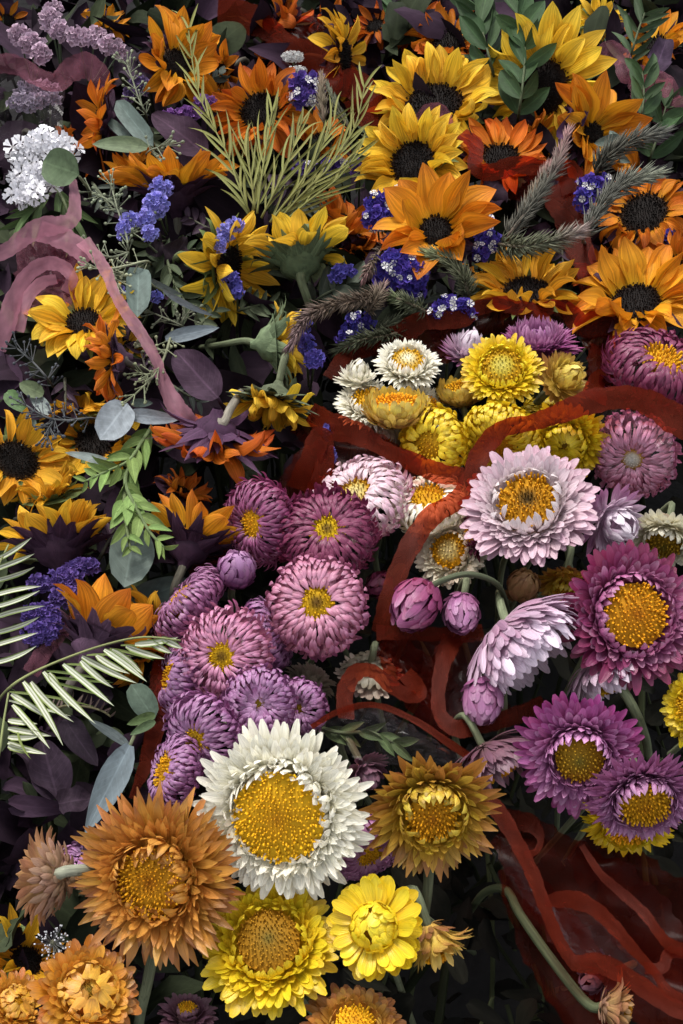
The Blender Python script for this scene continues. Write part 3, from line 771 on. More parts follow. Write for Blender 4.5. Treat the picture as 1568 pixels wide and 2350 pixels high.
F(195, 1985, 75, 60, 90, 'iris', 'lilac', 'purple strawflower mostly hidden behind the amber gold one', -2.5, rd=.14, wd=.2, K=5)
F(596, 1612, 82, 12, 250, 'iris', 'lilac', 'lilac strawflower with smooth folded centre and tiny dark hole', 1.5, rd=.12, wd=.155, K=6, out=.05, disc=DISC_BROWN)
F(690, 1622, 68, 30, 210, 'iris', 'lilac', 'smaller lilac strawflower tucked behind the smooth centred one', -.5, rd=.14, wd=.18, K=6, out=.05, disc=DISC_BROWN)
F(520, 1502, 105, 22, 200, 'cushion', 'pink', 'pink strawflower with shaggy bracts and small yellow disc, between mauve side views', 2.0, rd=.30, wd=.12, K=7, prof='sharp', out=.12, tipj=.04, disc=DISC_DARK, fl=1.5)
F(468, 1690, 102, 48, 205, 'cushion', 'lilac', 'lilac strawflower tilted to the side above the largest white one', 1.0, rd=.30, wd=.13, K=7, prof='sharp', out=.09, disc=DISC_DARK)
F(435, 1388, 100, 84, 138, 'cushion', 'mauve', 'mauve strawflower on edge showing only its scaly rim, beside the pale striped frond', 1.0, rd=.34, wd=.13, K=8, out=.04)
F(412, 1560, 92, 76, 165, 'cushion', 'lilac', 'lilac strawflower on edge with a sliver of yellow disc, under the pink one', -.5, rd=.40, wd=.13, K=7, out=.04)
F(402, 1775, 95, 70, 165, 'cushion', 'lilac', 'lilac strawflower on edge with yellow disc strip above the amber one', 0.0, rd=.46, wd=.13, K=7, out=.05)
F(612, 1455, 85, 76, 25, 'cushion', 'lilac', 'lilac strawflower on edge wedged between two pink ones', 0.0, rd=.34, wd=.15, K=7, out=.04)
F(728, 1390, 112, 12, 100, 'cushion', 'pink', 'round pink strawflower with yellow disc and neat outer scales', 2.0, rd=.31, wd=.14, K=7, prof='sharp', out=.08, disc=DISC_DARK, fl=1.3)
F(752, 1226, 110, 24, 95, 'cushion', 'plum', 'dark magenta shaggy strawflower with small dark centred yellow disc', 1.8, rd=.29, wd=.125, K=7, prof='sharp', out=.12, tipj=.05, disc=DISC_DARK, fl=1.4)
F(598, 1198, 98, 46, 190, 'cushion', 'magenta', 'magenta strawflower turned toward the orange sunflower, bright yellow disc', 1.2, rd=.31, wd=.12, K=7, prof='sharp', out=.12, tipj=.05)
F(543, 1308, 54, 38, 80, 'bud', 'lilac', 'closed round lilac strawflower bud with pale tip', 2.5, wd=.42, K=6, name='strawflower_bud')
F(825, 1150, 112, 44, 120, 'cushion', 'pinkwhite', 'pink and white strawflower with pale yellow centre, behind the dark magenta one', 0.2, rd=.34, wd=.15, K=7, prof='sharp', out=.12, disc=DISC_RING)
F(985, 1158, 88, 50, 100, 'cushion', 'white', 'white strawflower with narrow yellow disc inside the red film', 0.0, rd=.44, wd=.16, K=7, prof='sharp', out=.07)
F(1032, 1265, 88, 20, 150, 'open', 'cream', 'cream strawflower with ringed disc, behind the curved red film edge', -1.0, rd=.44, wd=.2, K=6, disc=DISC_RING)
F(1212, 1155, 158, 30, 100, 'open', 'blush', 'big blush white strawflower with yellow disc and dark middle', 3.0, rd=.40, wd=.17, K=8, disc=[(0, (.06, .04, .01)), (.22, (.12, .07, .01)), (.34, (.66, .33, .012)), (1, (.74, .40, .014))], high=.22, hollow=.06, flare=.05, fl=1.3)
F(1088, 1222, 66, 55, 170, 'open', 'plum', 'dark plum strawflower poking out beside the big blush one', .2, rd=.36, wd=.2, K=5, prof='sharp')
F(1412, 1200, 92, 48, 330, 'half', 'whitelilac', 'half open pale lilac strawflower beside the big blush one', 1.5, wd=.24, K=3, prof='sharp')
F(1525, 1245, 92, 48, 260, 'open', 'cream', 'cream strawflower peeking out above the large deep magenta one', 0.0, rd=.42, wd=.22, K=5, disc=DISC_BROWN)
F(1455, 1412, 172, 20, 10, 'open', 'magenta', 'large deep magenta strawflower with broad yellow disc', 3.0, rd=.41, wd=.17, K=9, disc=DISC_Y, fl=1.3, prof='bract', dens=1.05)
F(1455, 1045, 98, 24, 250, 'cushion', 'pink', 'pink strawflower with pale closed centre behind the red film', 0.0, rd=.24, wd=.14, K=7, out=.09, disc=DISC_PALE, fl=.5, prof='sharp')
F(1512, 850, 118, 58, 65, 'cushion', 'plum', 'dusky plum strawflower with bulging yellow disc', 2.0, rd=.38, wd=.14, K=7, prof='sharp', out=.14, tipj=.06, fl=1.6)
F(1152, 845, 94, 30, 92, 'open', 'yellow', 'yellow strawflower with ringed disc at the middle of the upper bouquet', 2.5, rd=.46, wd=.16, K=7, disc=[(0, (.76, .64, .14)), (.5, (.72, .52, .05)), (.62, (.62, .33, .01)), (1, (.62, .32, .01))], fl=.6, high=.2)
F(935, 830, 84, 46, 85, 'open', 'white', 'white strawflower with pale centred yellow ring', 2.0, rd=.42, wd=.15, K=6, prof='sharp', disc=[(0, (.78, .74, .60)), (.45, (.74, .62, .28)), (.6, (.62, .36, .02)), (1, (.62, .36, .02))], fl=.6)
F(822, 862, 54, 72, 85, 'half', 'white', 'small half open white strawflower at the end of the upper bouquet', 1.0, wd=.2, K=3, prof='sharp')
F(848, 922, 84, 52, 90, 'open', 'white', 'white strawflower behind the yellow cup shaped one', 0.5, rd=.42, wd=.15, K=6, prof='sharp')
F(910, 935, 76, 72, 92, 'cup', 'tanyel', 'cup shaped yellow strawflower with tan outer scales', 2.2, wd=.26, K=6, stem=[(918, 1010, -.5), (920, 1080, -5), (925, 1150, -15)], stemr=.0028)
F(985, 935, 66, 60, 20, 'open', 'white', 'white strawflower peeking out at the side of the cup shaped yellow one', 0.0, rd=.36, wd=.16, K=5, prof='sharp')
F(882, 1000, 58, 70, 250, 'open', 'white', 'shaded white strawflower beneath the cup shaped yellow one', -1.5, rd=.36, wd=.16, K=5, prof='sharp')
F(996, 1018, 82, 30, 190, 'cushion', 'yellow', 'yellow strawflower with golden disc, below the white ones', 1.0, rd=.40, wd=.20, K=6, out=.10, disc=DISC_Y)
F(1148, 1010, 92, 38, 250, 'cushion', 'yellow', 'yellow strawflower crossed by the red film edge', .5, rd=.36, wd=.17, K=7, out=.06)
F(1298, 1018, 100, 30, 250, 'open_iris', 'yellow', 'yellow strawflower with folded in centre behind the big blush one', .5, rd=.18, wd=.17, K=7, out=.06, disc=DISC_BROWN)
F(1262, 958, 66, 50, 90, 'cushion', 'yellow', 'smaller yellow strawflower peeking over the red film edge', -1.0, rd=.36, wd=.18, K=6)
F(1298, 868, 74, 46, 30, 'half', 'tanyel', 'half open cream yellow strawflower with tan scales', 1.8, wd=.25, K=4, prof='sharp', stem=[(1240, 915, 0), (1215, 950, -3), (1205, 980, -12)], stemr=.003)
F(1058, 898, 58, 74, 100, 'cup', 'tanyel', 'small tan and yellow strawflower beneath the ringed yellow one', .2, wd=.24, K=5)
F(1075, 800, 64, 64, 70, 'half', 'whitelilac', 'small pale strawflower with white tips and lilac base', .5, wd=.16, K=5, prof='sharp')
F(1232, 782, 100, 70, 92, 'open', 'orchid', 'wide orchid purple strawflower with fine spiky bracts seen from the side', .8, rd=.30, wd=.115, K=8, prof='sharp', high=.45, tipj=.04, disc=[(0, (.5, .2, .45)), (1, (.5, .2, .45))])
F(955, 1385, 70, 56, 232, 'bud', 'magenta', 'nodding magenta strawflower bud with loose outer bracts', 1.8, wd=.36, K=6, out=.1, name='strawflower_bud', stem=[(1010, 1335, 2.6), (1075, 1318, 2.4), (1140, 1340, 1.0), (1165, 1400, -4), (1170, 1460, -14)], stemc=(.075, .085, .05), stemr=.0019)
F(1060, 1405, 54, 46, 262, 'bud', 'mauve', 'closed pinkish mauve bud beside the nodding magenta bud', 1.2, wd=.42, K=6, name='strawflower_bud')
F(872, 1342, 38, 45, 220, 'bud', 'plum', 'tiny dark plum bud in shadow beside the nodding magenta bud', -2.5, wd=.4, K=5, name='strawflower_bud')
F(1198, 1492, 128, 84, 312, 'cup', 'palelilac', 'pale lilac strawflower nodding sideways with dry pinkish back scales', 1.5, wd=.19, K=10, out=.16, tipj=.08, dens=1.25, stem=[(1165, 1440, 2.4), (1150, 1390, 1.0), (1145, 1360, -6)], stemr=.0028)
F(1108, 1605, 60, 66, 265, 'bud', 'mauve', 'hanging mauve bud with dry sepals below the nodding pale lilac flower', 1.2, wd=.42, K=6, out=.12, name='strawflower_bud', stem=[(1110, 1545, 1.8), (1150, 1560, 0), (1155, 1660, -1), (1128, 1735, -6)], stemr=.0022)
F(1400, 1555, 92, 90, 300, 'cup', 'palelilac', 'dull lilac strawflower drooping below the large deep magenta one', -.5, wd=.28, K=5, prof='sharp', out=.2, dens=.8, tipj=.08, stem=[(1440, 1600, .2), (1478, 1680, -3), (1490, 1740, -12)], stemr=.003)
F(1330, 1738, 150, 24, 270, 'open', 'orchid', 'large purple pink strawflower with brownish yellow disc', 2.0, rd=.35, wd=.165, K=8, disc=DISC_BROWN, high=.28)
F(1478, 1840, 132, 44, 285, 'open', 'mauve', 'lilac strawflower with wide golden disc overlapping a yellow one', 3.0, rd=.42, wd=.14, K=7, prof='sharp', disc=DISC_Y, fl=1.4)
F(1440, 1900, 118, 58, 268, 'open', 'yellow', 'pale yellow strawflower hanging beneath the lilac one with golden disc', -1.0, rd=.36, wd=.22, K=5, prof='sharp')
F(1135, 1758, 92, 88, 300, 'cup', 'dusk', 'dusky pink strawflower drooping behind the withered brown yellow one', -.5, wd=.22, K=5, prof='sharp', out=.2, tipj=.08)
F(838, 1945, 92, 58, 300, 'cushion', 'mauve', 'shaded purple strawflower beneath the largest white one', -1.0, rd=.34, wd=.15, K=6, out=.04)
F(845, 1560, 82, 128, 260, 'back', 'drycream', 'dry cream strawflower seen from behind with knobbly scales', -2.0, wd=.22)
F(720, 1555, 62, 120, 60, 'back', 'drycream', 'dim dry strawflower back between the pink and lilac flowers', -3.0, wd=.22)
F(1592, 1625, 92, 30, 180, 'open', 'yellow', 'yellow strawflower beside the large purple pink and the large deep magenta ones', .5, rd=.4, wd=.2, K=5)
F(1200, 1345, 46, 40, 60, 'bud', 'tan', 'small withered brown bud under the big blush flower', -2.5, wd=.4, K=5, name='strawflower_bud', prof='sharp', out=.2)
F(1295, 1350, 76, 62, 260, 'open', 'brownyel', 'shaded dull yellow strawflower below the big blush one', -3.0, rd=.3, wd=.24, K=4, prof='sharp', dens=.8)
F(1368, 2245, 66, 50, 200, 'half', 'dusk', 'dim purplish strawflower under the red film bands', -5.0, wd=.24, K=3)
F(1430, 2318, 86, 92, 350, 'open', 'tan', 'tan strawflower head on a long bare green stem', -2.0, rd=.3, wd=.22, K=3, prof='sharp', dens=.7, stem=[(1350, 2305, -2.2), (1272, 2210, -2.6), (1195, 2100, -3.2), (1172, 2055, -4.4), (1150, 2038, -6), (1110, 2050, -10), (1080, 2090, -18)], stemr=.0026, stemc=(.060, .072, .036))
F(430, 2320, 72, 50, 90, 'open', 'dusk', 'faded pinkish strawflower between the orange and bright yellow ones', -3.0, rd=.3, wd=.24, K=4)
F(842, 1775, 60, 60, 300, 'half', 'dusk', 'withered brownish pink bud beside the largest white flower', -2.0, wd=.26, K=3)

# ---------------------------------------------------------------- leaves, sprigs, fronds, statice
def leaf_part(root, bx, by, tx, ty, wpx, dz, dz2, colr, prof='ovate', roll=0.0, bend=-.3, cup=.25, ripple=.05, mat=None, name='leaf', rng=RNG, stripe=None, nu=4, nv=8, curl=0.0, side=0.0):
    A, m1 = at(bx, by, dz); B, m2 = at(tx, ty, dz2)
    x = (B - A); L_ = x.length; x.normalize()
    c = (CAM - (A + B) / 2).normalized()
    z = (c - x * c.dot(x)).normalized(); y = z.cross(x)
    M = Matrix((x, y, z)).transposed().to_4x4()
    M = M @ Matrix.Rotation(math.radians(roll), 4, 'X')
    V, F, UV = blade(L_ * 1.03, wpx * (m1 + m2) / 2, prof, nu, nv, -bend / 2, bend, cup, 0, ripple, rng.gauss(0, .12), curl, side, rng=rng)
    C = []
    for (u, v) in UV:
        cc = colr
        if stripe is not None:
            e = abs(2 * u - 1)
            cc = stripe[0] if e < .14 else (stripe[1] if e < .74 else stripe[2])
        C.append(cc)
    M.translation = A - Vector(root.location)
    return obj(name, mesh(name, V, F, C, mat or M_LEAF, UV), root, M)

def D3(px, py, dz): return at(px, py, dz)[0]

def branch(name, label, cat, stem_pts, leaves, colr, stemc=GREYG, r=.0014, group=None, mat=None, prof='ovate', **kw):
    """stem_pts [(x,y,dz)...] ending deep; leaves [(bx,by,tx,ty,w,dz,dz2,(opts))]"""
    pts = [D3(*q) for q in stem_pts]
    root = thing(name, label, cat, pts[-1], group)
    stem_part(root, pts, r * .7, r, stemc, sides=6)
    for lf in leaves:
        k = dict(kw); cc = colr
        if len(lf) > 7: k.update(lf[7])
        cc = k.pop('col', colr); pf = k.pop('prof', prof)
        leaf_part(root, *lf[:7], cc, prof=pf, mat=mat, **k)
    return root

SILV = (.17, .20, .19); SILVD = (.085, .115, .10); SILVB = (.24, .27, .29); BLUEG = (.10, .125, .14)
E = 'eucalyptus_branch'; EG = 'eucalyptus among the flowers'
branch(E, 'grey green branch with two overlapping long oval leaves', 'leaf branch', [(350, 325, .5), (370, 370, -3), (375, 420, -14)],
       [(352, 335, 268, 232, 48, 1.5, 2.5, {'prof': 'oblong'}), (338, 338, 215, 330, 44, 2.0, 2.0, {'col': (.10, .13, .07), 'roll': 25}), (300, 320, 240, 268, 26, 1, 1)], SILVD, mat=M_EUCA, group=EG)
branch(E, 'single round green leaf lying over the white flower cluster', 'leaf branch', [(182, 405, 4.0), (205, 440, 1), (215, 500, -12)],
       [(182, 400, 100, 372, 92, 4.2, 4.6, {'prof': 'oval'})], (.085, .125, .065), mat=M_EUCA, group=EG)
branch(E, 'branch with a big upright grey leaf and two narrow silvery ones', 'leaf branch', [(318, 620, 1), (345, 650, -1), (400, 690, -2), (430, 780, -14)],
       [(316, 728, 318, 614, 64, 2.2, 1.8, {'prof': 'oblong', 'cup': .4}), (345, 640, 418, 676, 20, 1.6, 1.4, {'roll': 40, 'col': SILV}), (375, 665, 487, 724, 24, 1.8, 1.2, {'roll': 50, 'col': SILVB}),
        (380, 778, 500, 752, 36, 1.0, 1.4, {'col': (.13, .155, .175), 'roll': -10})], SILVD, mat=M_EUCA, group=EG)
branch(E, 'branch with a pale round silver leaf beside a long silver one', 'leaf branch', [(300, 945, 1.5), (280, 1000, 0), (290, 1060, -14)],
       [(292, 925, 232, 1006, 86, 2.4, 2.2, {'prof': 'oval'}), (296, 950, 410, 962, 38, 2.0, 2.0, {'roll': 8}), (266, 1070, 152, 1038, 26, 1.0, 1.0, {'roll': 30, 'col': SILV}), (300, 925, 350, 925, 22, .5, .3, {'col': SILVD})], SILVB, mat=M_EUCA, group=EG)
branch(E, 'branch with a large round grey green leaf below the leafy sprig', 'leaf branch', [(285, 1358, 1), (278, 1390, -1), (300, 1450, -14)],
       [(286, 1348, 312, 1205, 112, 1.0, 1.0, {'prof': 'oval'}), (285, 1395, 432, 1330, 74, -1.5, -1.5, {'col': (.05, .068, .062)})], (.105, .135, .115), mat=M_EUCA, group=EG)
branch(E, 'hanging branch with one long blue grey leaf', 'leaf branch', [(298, 1712, .8), (318, 1670, 0), (345, 1640, -2), (350, 1600, -14)],
       [(298, 1710, 198, 1908, 74, 1.0, 1.4, {'prof': 'lance', 'bend': -.2}), (296, 1712, 205, 1652, 26, .5, .5, {'col': (.06, .075, .075), 'roll': 20}), (355, 1650, 302, 1572, 64, -.2, .5, {'col': (.08, .115, .085), 'prof': 'oval'}),
        (356, 1640, 293, 1662, 26, .5, .6, {'col': (.09, .14, .05)}), (356, 1655, 300, 1686, 22, .6, .6, {'col': (.07, .11, .05)})], BLUEG, mat=M_EUCA, group=EG)
branch(E, 'short branch with bluish leaves beside the dark berries', 'leaf branch', [(30, 960, 0), (45, 1000, -3), (50, 1040, -14)],
       [(100, 905, 45, 880, 40, 1.0, 1.0, {'col': (.09, .12, .06)}), (115, 950, 70, 900, 34, .5, .5), (35, 1010, 82, 965, 46, .5, .5, {'col': SILVD}), (15, 900, 60, 945, 40, 1.2, .8, {'col': (.07, .12, .045)}), (25, 990, 55, 1050, 22, .4, .4)], SILV, mat=M_EUCA, group=EG)
branch(E, 'silver green leaf tucked beside the sideways orange sunflower', 'leaf branch', [(1410, 330, 0), (1420, 370, -4), (1425, 420, -14)],
       [(1425, 318, 1365, 330, 30, 1, 1), (1430, 345, 1400, 300, 26, .5, .8), (1385, 345, 1445, 372, 30, .2, .2, {'col': SILVD})], (.11, .15, .13), mat=M_EUCA, group=EG)

LG = (.115, .17, .05); DG = (.028, .052, .020)
def sprig(name, label, stems, Lp, Wp, step, ang, colr, group=None, seed=1, tipshrink=.5, prof='lance', jz=.6):
    """leafy sprig: pairs of leaves along each stem (x,y,dz), tip first"""
    rng = random.Random(seed)
    pts0 = [D3(*q) for q in stems[0]]
    root = thing(name, label, 'leafy sprig', pts0[-1], group)
    for st in stems:
        stem_part(root, [D3(*q) for q in st], .0007, .0016, mixc(colr, GREYG, .5), sides=5)
        q = catmull(st, 12); tot = 0; nxt = 0
        for k in range(1, len(q)):
            d = q[k] - q[k - 1]; tot += math.hypot(d[0], d[1])
            if tot < nxt or q[k][2] < -4.5: continue
            nxt = tot + step * rng.uniform(.8, 1.2)
            g = math.atan2(-d[1], -d[0]); f = lerp(tipshrink, 1, min(1, tot / 90))
            for sd in (-1, 1):
                a2 = g + sd * math.radians(ang + rng.uniform(-14, 14)); l_ = Lp * f * rng.uniform(.8, 1.15)
                leaf_part(root, q[k][0], q[k][1], q[k][0] + l_ * math.cos(a2), q[k][1] + l_ * math.sin(a2), Wp * f * rng.uniform(.85, 1.1), q[k][2], q[k][2] + rng.uniform(-jz, jz), mixc(colr, tuple(c * 1.4 for c in colr), rng.random()),
                          prof=prof, roll=rng.uniform(-45, 45), bend=rng.uniform(-.7, .1), cup=rng.uniform(.2, .8), rng=rng)
    return root
LS = 'leafy_sprig'
sprig(LS, 'light green sprig of small pointed leaves hanging over the round grey leaf', [[(195, 1105, 2.5), (245, 1082, 2.2), (295, 1058, 1.6), (325, 1015, 1.0), (345, 985, -2), (350, 970, -12)],
      [(378, 1258, 2.6), (345, 1222, 2.6), (318, 1175, 2.4), (288, 1110, 2), (300, 1062, 1)], [(300, 1262, 2.4), (288, 1190, 2.2), (285, 1120, 1.8)]], 62, 30, 26, 42, LG, seed=3)
sprig(LS, 'dark green broad leaved stem in front of the large yellow sunflower', [[(1190, 30, 3.5), (1205, 110, 3.5), (1200, 190, 3), (1192, 250, 1.5), (1188, 280, -2), (1186, 300, -13)]], 85, 42, 34, 38, DG, seed=4, tipshrink=1.0, prof='lance')
sprig(LS, 'dark green broad leaved stem behind the broad disced yellow sunflower', [[(1095, 10, 2), (1110, 80, 2), (1125, 140, 1.5), (1140, 200, -2), (1142, 220, -13)]], 90, 44, 34, 34, DG, seed=5, tipshrink=1.0)
sprig(LS, 'small dark green sprig in front of the pinkish film', [[(1475, 165, 3), (1478, 220, 2.6), (1472, 270, 1.5), (1470, 300, -4), (1468, 320, -13)]], 62, 32, 26, 36, DG, seed=6, tipshrink=.9)
sprig(LS, 'thin leaved dark green sprig hanging at the far corner of the heap', [[(1480, 30, 2.0), (1465, 70, 1.8), (1450, 120, 1.0), (1440, 160, -4), (1438, 180, -13)]], 78, 20, 22, 45, (.035, .055, .025), seed=7, tipshrink=.9)
sprig(LS, 'dark green leaves rising at the top beside orange petals', [[(900, 20, -1), (895, 60, -2), (890, 100, -6), (888, 120, -13)]], 55, 26, 26, 40, DG, seed=8, tipshrink=.9)
sprig(LS, 'dark green leaves at the heap edge beneath the grey needle sprigs', [[(1530, 240, 0), (1510, 310, 0), (1490, 370, -2), (1480, 400, -13)]], 90, 44, 36, 40, DG, seed=9, tipshrink=1.0)
sprig(LS, 'grey green leaves below the sunflower seen from behind', [[(800, 655, 0), (760, 668, 0), (725, 690, -1), (700, 720, -5), (690, 740, -13)]], 70, 40, 30, 40, (.05, .062, .045), seed=10, tipshrink=1.0)
sprig(LS, 'long green blades under the white flower cluster', [[(60, 500, .5), (90, 470, .5), (120, 440, -1), (130, 430, -12)], [(165, 520, 0), (150, 470, 0), (130, 430, -1)]], 85, 20, 22, 22, (.055, .085, .03), seed=12, tipshrink=1.0)
sprig(LS, 'drab green leaves around the upright grey eucalyptus leaf', [[(430, 700, 0), (400, 650, 0), (385, 600, -.5), (375, 560, -3), (372, 540, -13)], [(340, 560, 0), (370, 590, -1), (385, 620, -2)]], 52, 22, 24, 42, (.05, .065, .035), seed=13, tipshrink=.9)
sprig(LS, 'green leaves behind the clear film above the largest white flower', [[(905, 1705, -1.5), (850, 1680, -1.2), (790, 1682, -1.5), (740, 1672, -3), (735, 1665, -12)]], 60, 26, 40, 25, (.06, .085, .035), seed=14, tipshrink=1.0)

WEDGED = ['below the two overlapping oval leaves', 'beside the bright yellow sideways sunflower', 'behind the wide berry spray', 'under the withered purple leaves', 'below the violet statice near the half closed sunflower', 'under the long silvery narrow leaf', 'beside the ribbon strip and the shrivelled sunflower', 'behind the dark twiggy berries', 'under the face down orange sunflower', 'beside the orange petals near the light green sprig', 'above the pointed purple calyx of the yellow sunflower', 'beside the large round grey green leaf', 'at the foot of the feathery frond', 'under the outer stalks of the feathery frond', 'below the green needle sprig', 'beside the small green needle sprig', 'behind the standing golden sunflower', 'under the flat needle sprig', 'beside the frond tips and the round black disced sunflower', 'between the drooping petalled and the open orange sunflowers', 'behind the sunflower seen from behind', 'beside the broad dark purple leaf']
for i_, (x_, y_) in enumerate([(330, 310), (470, 520), (235, 450), (425, 575), (575, 705), (465, 740), (335, 850), (150, 900), (560, 1085), (395, 1160), (60, 1180), (245, 1250), (640, 430), (705, 470), (1060, 640), (965, 700), (1165, 630), (1290, 560), (850, 330), (470, 190), (740, 560), (420, 900)]):
    g_ = random.Random(100 + i_); an_ = g_.uniform(0, 6.28); dx_, dy_ = 45 * math.cos(an_), 45 * math.sin(an_)
    sprig('leafy_sprig', 'drab leafy sprig ' + WEDGED[i_], [[(x_ + dx_, y_ + dy_, -.6), (x_, y_, -.8), (x_ - dx_ * .7, y_ - dy_ * .7, -2), (x_ - dx_, y_ - dy_, -11)]], g_.uniform(34, 58), g_.uniform(14, 26), 18, g_.uniform(35, 55),
          g_.choice([(.05, .065, .035), (.035, .05, .025), (.07, .085, .05), (.045, .028, .042), (.06, .072, .06)]), group='drab sprigs between the sunflowers', seed=200 + i_, tipshrink=.7)

# purple sunflower leaves
def purple(label, lv, dz=0, colr=PURPL):
    b = lv[0]
    P, _ = at(b[0], b[1], dz)
    root = thing('purple_leaf', label, 'leaf', Vector((P.x, P.y + .02, max(.03, P.z - .14))), 'dark purple leaves')
    stem_part(root, [P, P + Vector((.004, .012, -.04)), Vector(root.location)], .0012, .0018, colr, sides=5)
    rng = random.Random(int(b[0] + b[1]))
    for (bx, by, tx, ty, w_, roll, rp) in lv:
        leaf_part(root, bx, by, tx, ty, w_, dz, dz + rng.uniform(-.5, 1), mixc(colr, tuple(c * .7 for c in colr), rng.random()), prof='ovate', roll=roll, bend=rng.uniform(-.7, -.1), ripple=rp + .18, cup=.35, rng=rng, mat=M_PURPLE, nu=6, nv=14)
purple('broad dark purple leaf between the pink ribbon strip and the wilted sunflower', [(500, 912, 404, 806, 98, 0, .08)], 1.0, (.052, .030, .048))
purple('dusky purple leaf above the golden orange sunflower', [(470, 352, 350, 262, 84, 15, .15)], .8)
purple('shaded purple leaves beside the long blue grey leaf', [(133, 1832, 96, 1700, 104, 0, .1), (133, 1835, 40, 1722, 66, 45, .2), (135, 1845, 212, 1832, 74, -20, .3)], -.5, (.036, .022, .034))
purple('dark purple leaf under the pale striped frond', [(150, 1650, 222, 1755, 66, 10, .1), (240, 1560, 170, 1640, 80, -10, .2)], -1.2, (.022, .014, .022))
purple('crumpled purple leaves behind the pointed orange sunflower', [(1085, 480, 1150, 410, 80, 20, .5), (1110, 470, 1165, 450, 60, -30, .5)], .2, (.026, .014, .024))
purple('crumpled purple leaves in front of the sideways orange sunflower', [(1285, 318, 1332, 222, 52, 30, .6), (1300, 300, 1345, 258, 44, -30, .6)], 2.2, (.06, .028, .062))
purple('purple leaf tips between the two dark disced yellow sunflowers', [(990, 310, 1000, 262, 36, 20, .5), (1010, 318, 1050, 290, 30, -20, .5)], 3.0, (.05, .024, .052))
purple('withered purple leaves behind the lavender statice', [(380, 610, 430, 545, 66, 20, .6), (405, 620, 470, 600, 56, -30, .6), (360, 590, 350, 530, 50, 10, .5)], -.8, (.030, .020, .026))
purple('curled purple leaves beside the pointed orange sunflower disc', [(1075, 560, 1030, 625, 50, 10, .6), (1080, 560, 1110, 610, 44, 30, .6)], .8, (.05, .026, .052))
purple('shaded purple leaves at the top behind the pale statice', [(300, 110, 270, 190, 60, 10, .4), (300, 150, 340, 220, 50, 10, .4)], -1.5, (.035, .022, .036))
purple('purple leaves edging the heap by the thin leaved sprig', [(1500, 170, 1530, 90, 60, 10, .4)], 0, (.045, .028, .05))
purple('dark purple leaves over the sideways orange sunflower calyx', [(255, 250, 236, 195, 32, 20, .4), (262, 300, 285, 225, 44, 10, .4), (262, 280, 330, 330, 50, -10, .3)], .6, (.045, .024, .042))

# --- fronds
def frond(label, stems, blades, colr, stripe=None, r=.0009, seed=1):
    rng = random.Random(seed)
    base = D3(*stems[0][-1])
    root = thing('fern_frond', label, 'frond', base, 'narrow leaved fronds')
    for st in stems: stem_part(root, [D3(*q) for q in st], r * .6, r, mixc(colr, (.2, .2, .08), .4), sides=5)
    for b in blades:
        bx, by, tx, ty, w_, z1, z2 = b[:7]
        k = b[7] if len(b) > 7 else {}
        leaf_part(root, bx, by, tx, ty, w_, z1, z2, k.get('col', mixc(colr, tuple(c * 1.3 for c in colr), rng.random())), prof='blade', roll=k.get('roll', rng.uniform(-35, 35)), bend=rng.uniform(-.8, .5), cup=.5, ripple=0,
                  mat=M_NEEDLE, name='leaflet', rng=rng, stripe=k.get('stripe', stripe), nu=8 if (stripe and k.get('stripe', 1)) else 2, nv=7, side=rng.gauss(0, .09))
    return root
def auto_blades(st, L0, L1, w_, step, ang, rng, sides=(-1, 1), zc=.8):
    q = catmull(st, 14); out = []; tot = 0; nxt = 0
    for k in range(1, len(q)):
        d = q[k] - q[k - 1]; tot += math.hypot(d[0], d[1])
        if tot < nxt or q[k][2] < -2: continue
        nxt = tot + step * rng.uniform(.75, 1.25); f = k / len(q); g = math.atan2(-d[1], -d[0])
        for sd in sides:
            a2 = g + sd * math.radians(ang * rng.uniform(.6, 1.25)); l_ = lerp(L0, L1, min(1, f * 1.6)) * rng.uniform(.75, 1.15)
            out.append((q[k][0], q[k][1], q[k][0] + l_ * math.cos(a2), q[k][1] + l_ * math.sin(a2), w_ * rng.uniform(.8, 1.15), q[k][2], q[k][2] + rng.uniform(-.4, zc)))
    return out
_r = random.Random(21)
_stA = [(432, 62, 3.8), (452, 200, 3.8), (490, 290, 3.6), (520, 350, 3.4), (548, 425, 3.0), (575, 495, 1.5), (590, 540, -3), (595, 560, -13)]
_stB = [[(625, 255, 3.4), (612, 330, 3.4), (600, 410, 3.0), (590, 490, 1.8)], [(690, 285, 3.4), (670, 350, 3.4), (640, 420, 3.0), (600, 500, 1.6)],
        [(770, 270, 3.2), (735, 345, 3.2), (690, 420, 2.8), (620, 510, 1.4)], [(838, 195, 3.2), (815, 290, 3.2), (765, 375, 3.0), (700, 440, 2.4), (630, 515, 1.2)], [(825, 345, 3.0), (775, 410, 2.8), (710, 460, 2.2), (640, 520, 1.0)],
        [(560, 330, 3.4), (575, 400, 3.2), (585, 480, 2.0)]]
_bl = auto_blades(_stA, 62, 115, 6.8, 31, 20, _r)
for s_ in _stB: _bl += auto_blades(s_, 60, 125, 6, 27, 18, _r)
frond('feathery yellow green frond with long thin leaflets over the orange sunflowers', [_stA] + _stB, _bl, (.145, .145, .038), seed=2)
ST = ((.16, .18, .10), (.52, .53, .43), (.17, .22, .06))
def q5(x, y): return 23.8 + x * .2534, 1430.5 + y * .2534
_wl = [(120, 530, 525, 1040), (190, 530, 520, 930), (300, 440, 715, 930), (480, 370, 930, 735), (650, 300, 1120, 575), (640, 340, 915, 595), (850, 240, 1245, 495), (1050, 205, 1375, 370), (920, 240, 1220, 415),
       (1130, 190, 1520, 190), (1240, 150, 1460, 275), (780, 290, 1030, 500), (1370, 130, 1550, 235), (350, 450, 560, 740)]
